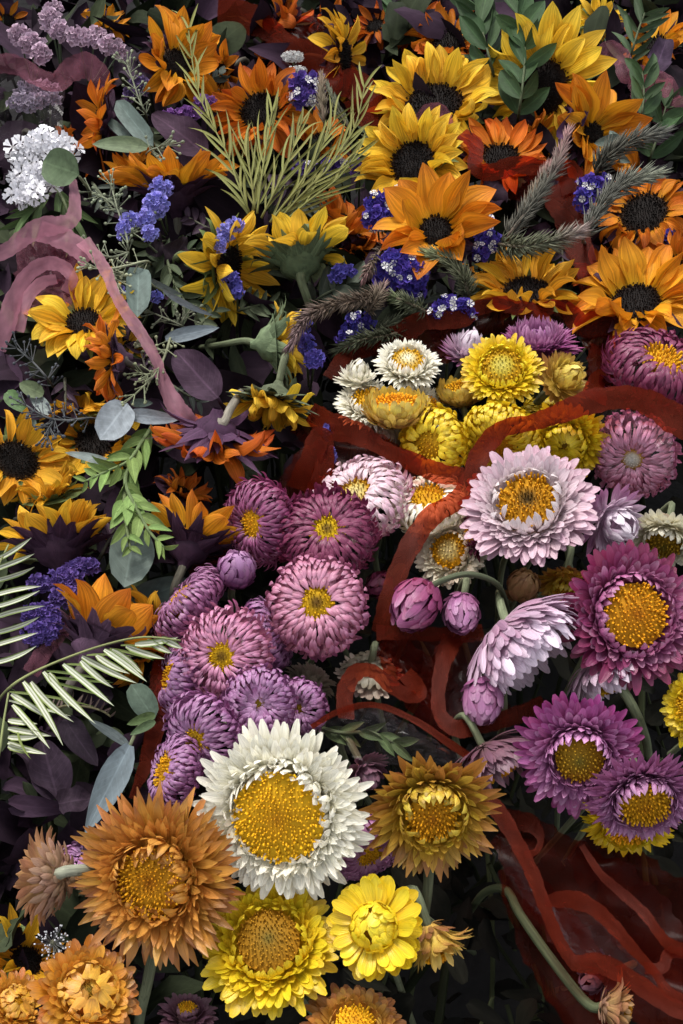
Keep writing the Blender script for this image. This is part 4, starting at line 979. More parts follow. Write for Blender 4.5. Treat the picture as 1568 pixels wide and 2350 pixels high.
_gl = [(330, 430, 900, 470), (400, 490, 920, 540), (690, 290, 1110, 290), (390, 530, 880, 650), (510, 370, 820, 390), (900, 230, 1300, 300), (1000, 200, 1330, 215)]
_b2 = [(*q5(a, b), *q5(c, d), 18, 3.4, 3.0, {'roll': RNG.uniform(-12, 25)}) for a, b, c, d in _wl]
_b2 += [(*q5(a, b), *q5(c, d), 7, 2.4, 1.8, {'stripe': None, 'col': (.13, .17, .05)}) for a, b, c, d in _gl]
frond('arching pale frond with white striped leaflets beside the mauve strawflower', [[(415, 1470, 3.4), (330, 1462, 3.5), (240, 1480, 3.5), (140, 1515, 3.3), (60, 1552, 3.0), (10, 1590, 1.5), (-20, 1640, -8)]], _b2, (.2, .23, .1), ST, seed=3)
_wl3 = [(20, 740, 340, 1125), (10, 640, 370, 840), (-20, 880, 235, 925), (-20, 950, 365, 1030), (-20, 1030, 250, 1070), (-20, 1080, 295, 1225), (-20, 1110, 215, 1155)]
_b3 = [(*q5(a, b), *q5(c, d), 17, 2.2, 2.2, {'roll': RNG.uniform(-20, 20)}) for a, b, c, d in _wl3] + [(*q5(-10, 620), *q5(750, 690), 7, 2.0, 1.6, {'stripe': None, 'col': (.13, .17, .05)}), (*q5(-10, 700), *q5(540, 830), 9, 1.6, 1.2), (*q5(70, 985), *q5(165, 1240), 7, 2.4, 2.4, {'stripe': None, 'col': (.16, .2, .05)})]
frond('low pale striped frond hanging under the arching one', [[(20, 1590, 2.4), (8, 1660, 2.4), (0, 1720, 2.2), (-15, 1790, 0), (-20, 1820, -10)]], _b3, (.2, .23, .1), ST, seed=4)
_b4 = []
for i, y in enumerate((1265, 1285, 1310, 1345, 1372, 1395, 1430, 1460, 1500)):
    _b4.append((-14, y + 22, [88, 90, 92, 104, 104, 110, 104, 98, 98][i] - 12, y - 6 + [-12, -4, 0, 2, -4, -8, 0, 2, 4][i], 14, 2.4, 2.6, {'roll': RNG.uniform(-25, 25)}))
frond('upright pale striped frond over the purple statice', [[(20, 1250, 2.4), (-10, 1320, 2.4), (-16, 1420, 2.2), (-18, 1520, 1.5), (-25, 1600, -9)]], _b4, (.2, .23, .1), ST, seed=5)
_st6 = [(255, 1645, .6), (235, 1632, .6), (200, 1622, .4), (150, 1620, 0), (100, 1640, -2), (90, 1660, -10)]
frond('small dry brownish frond tip in the shade under the pale frond', [_st6], auto_blades(_st6, 16, 34, 5, 9, 70, _r, sides=(-1,)), (.10, .07, .06), seed=6)

# --- needle sprigs
def needles(label, pts, Lp, colr, tipc, dens=1.0, spread=42, seed=1, wpx=4.4):
    Lp *= 1.15; spread *= 1.15; dens *= .6; colr = mixc(colr, (.085, .085, .045), .35)
    rng = random.Random(seed)
    full = pts + [(pts[-1][0] + 6, pts[-1][1] + 14, pts[-1][2] - 4), (pts[-1][0] + 8, pts[-1][1] + 20, -14)]
    P = [D3(*q) for q in full]
    root = thing('needle_sprig', label, 'needle sprig', P[-1], 'soft needled sprigs')
    base = Vector(root.location)
    stem_part(root, P, .0008, .0016, mixc(colr, (.12, .08, .06), .5), sides=5)
    q = [Vector(v) for v in catmull([D3(*k) for k in pts], 16)]
    mpp = at(pts[0][0], pts[0][1], pts[0][2])[1]
    V, F, C, UV = [], [], [], []
    N = int(26 * len(q) * .30 * dens)
    for i in range(N):
        f = rng.random() ** .9; k = f * (len(q) - 1); a = int(min(k, len(q) - 2)); p = q[a].lerp(q[a + 1], k - a)
        t = (q[max(0, a - 1)] - q[min(len(q) - 1, a + 1)]).normalized()      # towards tip
        o = t.orthogonal().normalized(); o = Matrix.Rotation(rng.uniform(0, 6.28), 3, t) @ o
        sp = math.radians(spread * 1.2 * rng.uniform(.55, 1.3)) * lerp(.35, 1.0, min(1, f * 3))
        d = (t * math.cos(sp) + o * math.sin(sp)).normalized()
        l_ = Lp * mpp * rng.uniform(.7, 1.15); s = wpx * mpp * .5
        e = d.cross(Vector((rng.gauss(0, 1), rng.gauss(0, 1), rng.gauss(0, 1)))).normalized(); e2 = d.cross(e)
        mid = p + d * l_ * .5 - o * l_ * .03; tip = p + (d * math.cos(.25) + t * math.sin(.25)).normalized() * l_
        k0 = len(V)
        for ctr, sc in ((p, .6), (mid, 1.0)):
            for an in (0, 2.09, 4.19): V.append(ctr + (e * math.cos(an) + e2 * math.sin(an)) * s * sc - base)
        V.append(tip - base)
        c = mixc(tipc, colr, min(1, f * 2.2 + rng.uniform(-.15, .15)) if f * 2.2 < 1 else 1); vv = rng.uniform(.7, 1.3); c = tuple(x * vv for x in c)
        C += [c] * 7; UV += [(.5, 0)] * 3 + [(.5, .5)] * 3 + [(.5, 1)]
        for j in range(3):
            j2 = (j + 1) % 3
            F += [(k0 + j, k0 + j2, k0 + 3 + j2, k0 + 3 + j), (k0 + 3 + j, k0 + 3 + j2, k0 + 6)]
    o = obj('needles', mesh('needles', V, F, C, M_NEEDLE, UV), root); o['kind'] = 'stuff'
    return root
NG = (.085, .095, .055); NGR = (.10, .095, .085); NBR = (.16, .11, .085); NPK = (.30, .17, .16)
needles('tall needle sprig with pinkish tip beside the red film', [(1300, 312, 4), (1272, 390, 3.6), (1220, 470, 3), (1165, 545, 1.8)], 40, NGR, NPK, 1.5, 32, 1)
needles('second pink tipped needle sprig close behind the tall one', [(1258, 385, 3.2), (1230, 440, 2.6), (1190, 510, 1.2)], 34, NBR, NPK, 1.0, 30, 2)
needles('grey green needle sprig lying flat with pink tip', [(1325, 535, 3), (1270, 553, 2.8), (1200, 566, 2.4), (1140, 560, 1.4)], 42, (.13, .14, .09), (.32, .24, .22), 1.3, 42, 3)
needles('long grey needle sprig arching over the big disced orange sunflower', [(1500, 402, 4.2), (1440, 418, 4), (1385, 465, 3.4), (1340, 545, 2)], 44, (.10, .10, .095), (.28, .30, .22), 1.6, 36, 4)
needles('dark grey needle sprig above the arching one', [(1510, 308, 3), (1450, 325, 2.8), (1395, 360, 2), (1365, 400, .6)], 44, (.065, .062, .06), (.13, .13, .11), 1.4, 36, 5)
needles('brownish needle sprig drooping over the half closed yellow sunflower', [(672, 785, 3.6), (705, 728, 3.8), (765, 700, 3.6), (840, 685, 2.6), (885, 670, 1)], 40, NBR, (.20, .13, .13), 1.7, 34, 6)
needles('short brown needle sprig above the deep blue statice', [(838, 635, 2.6), (858, 600, 2.8), (882, 565, 1.6)], 30, NBR, NPK, .9, 32, 7)
needles('green needle sprig between blue statice and golden sunflower', [(985, 585, 2.6), (1030, 600, 2.6), (1065, 640, 2.0), (1075, 680, .6)], 38, NG, (.16, .19, .09), 1.3, 38, 8)
needles('small green needle sprig under the brownish one', [(890, 678, 2.0), (930, 692, 2.0), (975, 715, .6)], 30, NG, (.15, .18, .08), 1.0, 40, 9)
needles('dim green needle sprig beside the small half open white strawflower', [(780, 800, 1.0), (830, 780, 1.2), (890, 770, .6), (930, 760, -1)], 32, (.055, .06, .035), NG, 1.1, 40, 10)
needles('dim needle sprig behind the drooping brownish one', [(910, 735, .4), (865, 760, .4), (820, 790, -.6)], 30, (.05, .055, .035), NG, 1.0, 44, 11)
needles('upright brown needle sprig in front of the blue and white statice', [(738, 178, 3.4), (738, 225, 3.2), (745, 285, 2.2)], 30, (.12, .085, .06), (.18, .12, .08), 1.3, 20, 12)
needles('thin grey needle stem rising beside the brown one', [(752, 195, 2.6), (775, 250, 2.4), (805, 300, 1.6)], 26, (.06, .07, .045), (.12, .13, .09), 1.0, 22, 14)
needles('pinkish needle sprig half hidden under the deep blue statice', [(880, 655, 2.2), (862, 690, 2.4), (845, 715, 1.2)], 32, NBR, (.24, .15, .14), 1.1, 40, 13)

# --- statice
def floret_meshes(colr, kind, rng, s):
    ms = []
    for k in range(4):
        V, F, C, UV = [(0, 0, -.5)], [], [mixc(colr, (.05, .06, .03), .5)], [(.5, 0)]
        if kind == 'funnel':
            for ring, (r, z) in enumerate(((.45, .0), (1.0, .45))):
                for i in range(10):
                    an = 2 * math.pi * i / 10; rr = r * (1 if i % 2 == 0 else .78) * rng.uniform(.85, 1.15)
                    V.append((rr * math.cos(an), rr * math.sin(an), z + rng.uniform(-.25, .25) * ring)); C.append(mixc(tuple(c * .75 for c in colr), colr, ring)); UV.append((i / 10, .5 + .5 * ring))
            F = [(0, 1 + i, 1 + (i + 1) % 10) for i in range(10)] + [(1 + i, 11 + i, 11 + (i + 1) % 10, 1 + (i + 1) % 10) for i in range(10)]
        else:                                    # five notched petals on a short tube
            V, C, UV = [(0, 0, 0)], [mixc(colr, (.5, .45, .3), .35)], [(.5, 0)]
            for i in range(5):
                an = 2 * math.pi * i / 5 + rng.uniform(-.08, .08); k0 = len(V); up = rng.uniform(.0, .3)
                for (rr, da, zz) in ((.35, -.28, .08), (.35, .28, .08), (.92, -.48, .16 + up), (1.05, -.2, .12 + up), (.9, 0, .18 + up), (1.05, .2, .12 + up), (.92, .48, .16 + up)):
                    V.append((rr * math.cos(an + da), rr * math.sin(an + da), zz + rng.uniform(-.05, .05))); C.append(colr); UV.append((.5 + da, rr))
                F += [(0, k0, k0 + 1), (k0, k0 + 2, k0 + 3), (k0, k0 + 3, k0 + 4), (k0, k0 + 4, k0 + 1), (k0 + 1, k0 + 4, k0 + 5), (k0 + 1, k0 + 5, k0 + 6)]
        V = [tuple(c * s for c in v) for v in V]
        ms.append(mesh('floret', V, F, C, M_FLORET, UV))
    return ms
def cluster(name, label, cat, blobs, colr, fpx=8.5, white=0, kind='funnel', dens=1.0, group='statice sprays', stemc=(.07, .085, .045), seed=0, wcol=(.72, .70, .68), fw=.85, flat=.6, stemto=None):
    rng = random.Random(seed + int(blobs[0][0]))
    c0, mpp = at(blobs[0][0], blobs[0][1], blobs[0][4])
    foot = Vector((c0.x + rng.uniform(-.02, .02), c0.y + .02, max(.03, c0.z - .17)))
    root = thing(name, label, cat, foot, group)
    ms = floret_meshes(colr, kind, rng, fpx * mpp); wm = floret_meshes(wcol, 'star', rng, fpx * fw * mpp) if white else None
    fork = c0 + Vector((0, .01, -.055))
    stem_part(root, [fork, (fork + foot) / 2 + Vector((.004, 0, 0)), foot], .0011, .0014, stemc, sides=5)
    for (cx, cy, rx, ry, dz) in blobs:
        c, mpp = at(cx, cy, dz)
        Fm = facing(c, 0, 0)
        rz = min(rx, ry) * flat
        tw = stem_part(root, [c - (Fm.to_3x3() @ Vector((0, 0, rz * mpp * .3))), c.lerp(fork, .5) + Vector((0, 0, -.004)), fork], .0007, .0009, stemc, 'stalk', 5)
        n = int(max(5, rx * ry * 4.2 / (fpx * fpx) * dens))
        for i in range(n):
            th = i * 2.39996 + rng.uniform(-.3, .3); q = math.sqrt((i + .5) / n)
            x, y = q * math.cos(th), q * math.sin(th); zz = math.sqrt(max(0, 1 - q * q))
            p = Vector((x * rx, y * ry, zz * rz + rng.uniform(-.25, .25) * fpx)) * mpp
            nl = Vector((x / rx, y / ry, zz / rz)).normalized() + Vector((rng.gauss(0, .35), rng.gauss(0, .35), rng.gauss(0, .3)))
            Mx = Vector(nl).normalized().to_track_quat('Z', 'Y').to_matrix().to_4x4() @ Matrix.Rotation(rng.uniform(0, 6.28), 4, 'Z')
            Mx.translation = p
            sc = rng.uniform(.75, 1.2)
            Mw = Matrix.Translation(-foot) @ Fm @ Mx @ Matrix.Scale(sc, 4)
            fo = obj('floret', rng.choice(ms), root, Mw)
            if white and rng.random() < white and q < .95:
                obj('white_floret', rng.choice(wm), fo, Matrix.Translation((0, 0, fpx * mpp * .75)))
    return root
LAV = (.30, .28, .70); BLU = (.085, .055, .34); VIO = (.12, .07, .32); PPK = (.30, .12, .40); PKS = (.58, .42, .52)
ST_ = 'statice_spray'
cluster(ST_, 'lavender blue statice in front of the golden orange sunflower calyx', 'flower spray', [(370, 432, 26, 22, 2.6), (358, 470, 28, 26, 2.4), (335, 500, 20, 20, 2.2), (345, 535, 18, 16, 2.0), (300, 505, 22, 16, 2.0), (282, 530, 14, 22, 1.8)], LAV, 7.5)
cluster(ST_, 'lavender statice tip in front of the bright yellow sideways sunflower', 'flower spray', [(540, 515, 20, 14, 3.6), (518, 535, 20, 18, 3.4), (505, 562, 12, 20, 3.2)], (.27, .25, .64), 7)
cluster(ST_, 'blue statice with white florets beside the open orange sunflower', 'flower spray', [(690, 190, 26, 22, 2.6), (722, 190, 22, 22, 2.4), (690, 225, 18, 22, 2.2), (725, 225, 18, 20, 2.0)], VIO, 9, .16, fw=.95)
cluster(ST_, 'deep blue statice with white florets below the round black disced sunflower', 'flower spray', [(880, 465, 42, 24, 1.8), (865, 500, 32, 24, 1.6), (910, 450, 20, 16, 1.8)], BLU, 9.5, .16)
cluster(ST_, 'deep blue statice with white florets between the pointed orange sunflower and the flat needle sprig', 'flower spray', [(1110, 510, 24, 20, 1.8), (1120, 550, 28, 28, 1.6), (1105, 580, 18, 16, 1.2)], BLU, 9.5, .2)
cluster(ST_, 'biggest deep blue statice with white florets below the pointed orange sunflower', 'flower spray', [(905, 605, 48, 30, 2.2), (940, 630, 42, 32, 1.8), (890, 640, 30, 24, 1.4), (950, 665, 28, 16, .8)], BLU, 9.5, .09)
cluster(ST_, 'small blue statice tip beside the sunflower seen from behind', 'flower spray', [(790, 622, 28, 14, 1.2), (770, 640, 14, 10, .8)], (.12, .10, .42), 7.5)
cluster(ST_, 'blue statice with white florets just behind the upper strawflower bouquet', 'flower spray', [(1040, 700, 40, 20, .8), (1005, 718, 24, 14, .4), (1070, 722, 24, 16, .2)], BLU, 9, .14)
cluster(ST_, 'blue statice with white florets under the brownish needle sprig', 'flower spray', [(825, 745, 36, 26, .6), (795, 775, 22, 18, .2)], (.07, .05, .28), 9, .12)
cluster(ST_, 'violet blue statice without white beside the half closed sunflower', 'flower spray', [(705, 790, 18, 24, 2.0), (722, 825, 22, 22, 1.8), (700, 740, 14, 20, 1.6)], (.13, .10, .42), 7.5)
cluster(ST_, 'dark violet statice behind the tips of the feathery frond', 'flower spray', [(825, 385, 24, 20, .6), (770, 380, 30, 16, 0), (700, 385, 26, 14, 0)], VIO, 9, .1)
cluster(ST_, 'violet magenta statice beside the dusky purple leaf', 'flower spray', [(470, 235, 28, 14, .8), (430, 262, 30, 14, .6), (390, 262, 16, 10, .4)], (.26, .11, .36), 7.5)
cluster(ST_, 'deep blue statice beside the arching grey needle sprig', 'flower spray', [(1355, 425, 30, 22, 1.6), (1340, 460, 22, 26, 1.4), (1385, 412, 14, 10, 1.2)], BLU, 9, .08)
cluster(ST_, 'large purple statice beside the yellow sunflower calyx and the edge frond', 'flower spray', [(190, 1300, 40, 18, .8), (150, 1330, 44, 24, 1.0), (150, 1370, 34, 24, .8), (90, 1340, 26, 20, .2)], (.14, .085, .30), 7.5)
cluster(ST_, 'second purple statice below the large one, under the edge frond', 'flower spray', [(95, 1410, 46, 26, 1.4), (90, 1455, 40, 26, 1.4), (120, 1435, 22, 24, 1.2)], (.13, .08, .31), 7.5)
cluster(ST_, 'shaded violet statice behind the berry stalk near the long oval leaves', 'flower spray', [(318, 195, 24, 20, -.6), (300, 215, 16, 14, -.8)], (.20, .14, .30), 7.5)
cluster(ST_, 'violet statice between the bright yellow sideways sunflower and the half closed one', 'flower spray', [(532, 650, 22, 26, .8), (545, 670, 14, 14, .8)], (.14, .12, .46), 7.5)
cluster(ST_, 'bits of blue statice beside the upright grey eucalyptus leaf', 'flower spray', [(275, 672, 12, 16, 1.0), (357, 680, 14, 12, .6)], (.22, .21, .62), 7)
cluster(ST_, 'blue statice scraps beside the red film flap', 'flower spray', [(753, 990, 10, 20, .6), (758, 1045, 14, 18, .6)], (.16, .14, .48), 7)
cluster(ST_, 'scraps of blue statice beside the twisted petalled orange sunflower', 'flower spray', [(1330, 740, 20, 14, -.6), (1440, 770, 18, 14, -.8), (1535, 545, 10, 14, .2)], BLU, 8)
PG = 'pale pink statice by the cellophane'
cluster(ST_, 'long pale pink statice spray with green stalks behind the red and pink film', 'flower spray', [(180, 82, 26, 20, 1.6), (215, 85, 30, 22, 1.8), (255, 105, 26, 20, 1.6), (275, 120, 14, 16, 1.2)], PKS, 8, group=PG, stemc=(.10, .13, .08))
cluster(ST_, 'pale pink statice standing upright next to the long spray', 'flower spray', [(115, 45, 24, 22, 1.4), (135, 70, 20, 22, 1.2), (125, 20, 20, 16, 1.2)], PKS, 8, group=PG, stemc=(.10, .13, .08))
cluster(ST_, 'pale pink statice drooping against the red and pink film', 'flower spray', [(45, 80, 24, 20, 1.4), (75, 100, 28, 20, 1.4), (95, 125, 20, 22, 1.2)], PKS, 8, group=PG, stemc=(.10, .13, .08))
cluster(ST_, 'greyish pink statice seen through the crinkled clear cellophane', 'flower spray', [(85, 205, 50, 18, .4), (60, 235, 40, 20, .2), (115, 225, 26, 16, .2)], (.40, .34, .42), 8, group=PG)
cluster('yarrow_head', 'tiny white yarrow head above the blue and white statice', 'flower head', [(682, 160, 22, 8, 2.6), (672, 130, 26, 12, 2.0)], (.62, .62, .60), 3.6, kind='star', group='white clusters')
cluster('sweet_william', 'cluster of white frilled flowers beneath the round green leaf', 'flower cluster', [(60, 345, 38, 28, 2.4), (110, 330, 42, 28, 2.8), (150, 345, 30, 24, 2.4), (60, 400, 34, 34, 2.6), (110, 400, 34, 32, 2.4), (45, 450, 24, 24, 1.8), (75, 440, 26, 24, 2.0)], (.80, .79, .82), 19, kind='star', dens=1.15, group='white clusters')

# --- seeded eucalyptus berries
def berry_mesh():
    V, F, UV = lathe([(.05, -1.2), (.45, -.55), (.8, .1), (.62, .7), (.28, .95), (.0, 1.15)], 7)
    return V, F, UV
def berries(label, twigs, colr, bpx=4.6, seed=1, n=7, spread=42):
    rng = random.Random(seed)
    base = D3(*twigs[0][-1]); root = thing('berry_branch', label, 'berry branch', base, 'seeded eucalyptus')
    V, F, UV = berry_mesh(); mpp0 = at(*twigs[0][0])[1]
    ms = [mesh('berry', [tuple(c * bpx * mpp0 for c in v) for v in V], F, [tuple(c * f for c in colr)] * len(V), M_STEM, UV) for f in (.8, 1.0, 1.2)]
    for tw in twigs:
        stem_part(root, [D3(*q) for q in tw], .0006, .0010, mixc(colr, (.1, .1, .08), .3), 'twig', 5)
        q = catmull(tw, 8)
        for k in range(0, len(q), 4):
            if q[k][2] < -3: break
            d = q[min(k + 1, len(q) - 1)] - q[max(0, k - 1)]; g = math.atan2(-d[1], -d[0])
            m = n if k else n + 2
            for i in range(m):
                a2 = g + math.radians(rng.uniform(-1, 1) * (spread if k == 0 else 85)); l_ = rng.uniform(18, 40)
                x2, y2 = q[k][0] + l_ * math.cos(a2), q[k][1] + l_ * math.sin(a2); z2 = q[k][2] + rng.uniform(-.8, 1.0)
                A = D3(*q[k]); B = D3(x2, y2, z2)
                s_ = stem_part(root, [A, (A + B) / 2, B], .00035, .00035, mixc(colr, (.1, .1, .08), .2), 'stalk', 4)
                M = (B - A).to_track_quat('Z', 'Y').to_matrix().to_4x4(); M.translation = B - base
                obj('berry', rng.choice(ms), s_, M @ Matrix.Scale(rng.uniform(.8, 1.2), 4))
BC = (.20, .225, .15)
berries('berry stalks dangling above the two long oval leaves', [[(292, 150, 2), (305, 185, 2), (318, 225, 1.6), (335, 262, .6), (340, 290, -8)]], BC, seed=1, n=4)
berries('small berry tuft on the golden orange sunflower', [[(380, 335, 3), (345, 345, 2.6), (330, 365, -4), (328, 380, -8)]], BC, seed=2, n=6, spread=70)
berries('wide branching berry spray beside the pink ribbon', [[(255, 425, 2.4), (270, 480, 2.2), (290, 540, 1.8), (295, 580, .6), (300, 640, -9)], [(210, 440, 2), (250, 460, 2), (270, 480, 2)], [(215, 570, 2.6), (250, 590, 2.2), (295, 580, 1.5)], [(330, 505, 1.4), (300, 530, 1.4), (290, 540, 1.2)]], BC, seed=3, n=4)
berries('pale berry tips lying over the pink ribbon strip', [[(205, 610, 4), (240, 618, 3.6), (290, 610, 2.8), (340, 600, 1), (350, 620, -8)], [(270, 650, 2.2), (262, 632, 2.4), (258, 615, 2.6)]], (.26, .28, .18), seed=4, n=4)
berries('berry sprig below the broad purple leaf edge beside the ribbon strip', [[(310, 905, 3.2), (350, 865, 3.2), (375, 825, 2.6), (390, 780, 1.6), (400, 740, -8)], [(340, 790, 2), (362, 800, 2), (380, 815, 2)], [(320, 855, 2.4), (340, 860, 2.6), (360, 850, 2.6)]], (.20, .22, .13), seed=5, n=3)
berries('dark twiggy berry sprig over the black disced yellow sunflower', [[(60, 930, 2.4), (100, 955, 2.4), (150, 965, 2.2), (205, 960, 1.6), (240, 965, -8)], [(110, 1000, 2.2), (115, 980, 2.2), (125, 960, 2.2)], [(40, 800, 1.2), (75, 830, 1.2), (110, 870, 1), (130, 900, -5)]], (.055, .06, .07), seed=6, n=5)
berries('dim berry twigs below the silvery narrow leaves', [[(355, 720, .6), (390, 735, .6), (420, 750, 0), (430, 760, -8)], [(430, 720, .8), (420, 735, .6), (418, 750, .2)]], (.11, .12, .08), seed=7, n=3)

# --- fluffy seed head
def seed_head():
    P, mpp = at(122, 2165, 1.2); rng = random.Random(2)
    root = thing('seed_head', 'small white starry seed head above the holed orange strawflower', 'flower head', P + Vector((0, .01, -.14)))
    Fm = facing(P, 20, 90); V, F, C, UV = [], [], [], []
    for i in range(70):
        d = Vector((rng.gauss(0, 1), rng.gauss(0, 1), abs(rng.gauss(0, .8)))).normalized(); l_ = rng.uniform(22, 46) * mpp
        v, f, uv = tube([Vector((0, 0, 0)) + d * 4 * mpp, d * l_ * .9, d * l_ * .92, d * l_], [.4 * mpp, .4 * mpp, 2.4 * mpp, 1.6 * mpp], 4)
        k = len(V); V += v; F += [tuple(x + k for x in q) for q in f]; UV += uv; C += [(.30, .31, .30)] * 8 + [(.55, .55, .58)] * 8
    o = obj('bristles', mesh('bristles', V, F, C, M_STEM, UV), root, Matrix.Translation(-Vector(root.location)) @ Fm); o['kind'] = 'stuff'
    v, f, uv = lathe([(.5 * mpp, -8 * mpp), (9 * mpp, -3 * mpp), (8 * mpp, 4 * mpp), (0, 7 * mpp)], 10)
    obj('core', mesh('core', v, f, [(.12, .12, .08)] * len(v), M_STEM, uv), root, Matrix.Translation(-Vector(root.location)) @ Fm)
    stem_part(root, [P, P + Vector((0, .005, -.05)), Vector(root.location)], .001, .0013, GREYG)
seed_head()

# ---------------------------------------------------------------- films and ribbons
def strip_mesh(name, pts, mat, seed=0, wave=.09, nw=4, thick=.00018):
    """band swept along (x, y, dz, width, roll) stations; lies roughly across the line of sight, rolled by 'roll' degrees"""
    rng = random.Random(seed)
    q = catmull([p if len(p) == 5 else (*p, 0) for p in pts], 9)
    C3 = [D3(*k[:3]) for k in q]; V, UV = [], []
    ph = rng.uniform(0, 6)
    for k, p in enumerate(C3):
        t = (C3[min(k + 1, len(C3) - 1)] - C3[max(0, k - 1)]).normalized()
        c = (CAM - p).normalized(); s = t.cross(c).normalized()
        r = math.radians(q[k][4] + 12 * math.sin(k * .17 + ph) + 9 * math.sin(k * .071 + 2 * ph))
        n = s.cross(t).normalized()
        wv = s * math.cos(r) + n * math.sin(r)
        nn = t.cross(wv).normalized()
        hw = q[k][3] * at(*q[k][:3])[1] * .58 * (1 + .05 * math.sin(k * .8 + ph) + .04 * math.sin(k * 1.9))
        for i in range(nw + 1):
            u = 2 * i / nw - 1
            V.append(p + wv * hw * u + nn * hw * wave * (.5 * math.sin(u * 2 + k * .13 + ph) + .6 * math.sin(k * .09 + ph) * (u * u - .5) + .22 * math.sin(5 * u + k * .31 + ph))); UV.append((i / nw, k / 4))
    m = len(C3)
    Fc = [(k * (nw + 1) + i, k * (nw + 1) + i + 1, (k + 1) * (nw + 1) + i + 1, (k + 1) * (nw + 1) + i) for k in range(m - 1) for i in range(nw)]
    return V, Fc, UV
def sheet_mesh(corners, n=14, amp=.006, seed=0):
    """crinkled film spanned between four (x,y,dz) corners"""
    rng = random.Random(seed); A, B, C_, D_ = [D3(*c) for c in corners]
    fr = [(rng.uniform(2, 11), rng.uniform(2, 11), rng.uniform(0, 6), rng.uniform(.3, 1)) for _ in range(7)]
    V, UV, F = [], [], []
    nrm = (B - A).cross(D_ - A).normalized()
    for j in range(n + 1):
        for i in range(n + 1):
            u, v = i / n, j / n
            p = A * (1 - u) * (1 - v) + B * u * (1 - v) + C_ * u * v + D_ * (1 - u) * v
            h = sum(abs(math.sin(a * u * 3 + b * v * 3 + c)) * w_ for a, b, c, w_ in fr) / 4 - .6
            V.append(p + nrm * h * amp + Vector((rng.gauss(0, .0006), rng.gauss(0, .0006), 0))); UV.append((u, v))
    F = [(j * (n + 1) + i, j * (n + 1) + i + 1, (j + 1) * (n + 1) + i + 1, (j + 1) * (n + 1) + i) for j in range(n) for i in range(n)]
    return V, F, UV
def wrap(name, label, cat, strips=(), sheets=(), group=None, mat=M_RED, pname='border', films=()):
    first = strips[0][0] if strips else sheets[0][0][0]
    P = D3(*first[:3]); base = Vector((P.x, P.y, P.z - .1))
    root = thing(name, label, cat, base, group)
    T = Matrix.Translation(-base)
    for i, s_ in enumerate(strips):
        V, F, UV = strip_mesh(pname, s_, mat, seed=int(s_[0][0]) + i)
        obj(pname, mesh(pname, V, F, [(.3, .03, .01)] * len(V), mat, UV), root, T)
    for i, s_ in enumerate(films):
        V, F, UV = strip_mesh('film', s_, M_REDTHIN, seed=int(s_[0][0]) + i, wave=.45, nw=12)
        obj('film', mesh('film', V, F, [(.3, .03, .01)] * len(V), M_REDTHIN, UV), root, T)
    for i, (c, m_, amp) in enumerate(sheets):
        V, F, UV = sheet_mesh(c, 16, amp, seed=int(c[0][0]) + i)
        obj('sheet', mesh('sheet', V, F, [(.5,) * 3] * len(V), m_, UV, smooth=False), root, T)
    return root
WG = 'cellophane wraps with red borders'; CW = 'cellophane_wrap'
wrap(CW, 'clear wrap with red border around the upper strawflower bouquet', 'wrap', [
    [(1640, 1010, 3.4, 60), (1560, 968, 3.6, 60), (1500, 930, 3.6, 52), (1440, 912, 3.6, 46), (1355, 922, 3.4, 50), (1280, 950, 3.2, 40), (1220, 970, 3.2, 34), (1153, 985, 3.0, 36), (1107, 1036, 3.0, 42), (1077, 1104, 2.6, 36), (1045, 1150, 2.6, 38), (985, 1190, 2.4, 42), (935, 1265, 2.0, 44), (900, 1350, 1.2, 40), (880, 1420, .4, 36), (866, 1452, 0, 28)],
    [(760, 870, -1, 36), (800, 815, -.6, 40), (860, 790, -.2, 40), (920, 768, 0, 46), (975, 735, .2, 40), (1055, 733, .4, 36), (1100, 706, .6, 30), (1158, 698, .8, 32), (1230, 716, .8, 36), (1275, 700, .6, 26), (1300, 710, .4, 34), (1335, 745, .2, 46), (1385, 742, .2, 56), (1420, 750, .2, 40), (1412, 800, .4, 30), (1405, 850, .8, 34), (1372, 880, 1.6, 44), (1365, 920, 3.0, 50)],
    [(712, 945, .4, 40), (755, 975, 1.0, 52), (820, 995, 1.2, 46), (885, 1032, 1.4, 30), (950, 1062, 1.8, 40), (1015, 1088, 1.8, 40), (1065, 1092, 1.8, 34)],
    [(690, 1125, -.4, 60), (712, 1060, 1.0, 46), (735, 1000, 1.8, 40), (748, 1045, 1.0, 36), (735, 1110, .2, 44), (720, 1150, -1, 50)]],
    [([(770, 985, .6), (900, 1040, .8), (850, 1090, -1), (690, 1080, -1.2)], M_CLEAR, .006), ([(860, 790, -.5), (1050, 740, -.3), (1040, 830, -1.5), (860, 850, -1.5)], M_REDTHIN, .004), ([(1330, 720, -.6), (1420, 730, -.4), (1410, 830, 0), (1340, 800, -.4)], M_REDTHIN, .004),
     ([(1370, 930, 2.8), (1545, 950, 3.2), (1545, 1090, 2.8), (1390, 1090, 2.2)], M_CLEAR, .006)], WG,
    films=[[(700, 960, -.6, 80, 20), (770, 1010, -.4, 110, 20), (860, 1050, -.2, 90, 10), (960, 1090, .2, 60, 0)], [(690, 1150, -1, 110, 20), (720, 1090, -.4, 110, 20), (760, 1040, 0, 70, 0)],
           [(1385, 900, 1.2, 80, 0), (1400, 850, .6, 90, 10), (1410, 790, 0, 90, 10)], [(1090, 735, -.6, 60, 0), (1180, 730, -.4, 70, 0), (1290, 745, -.6, 70, 0)]])
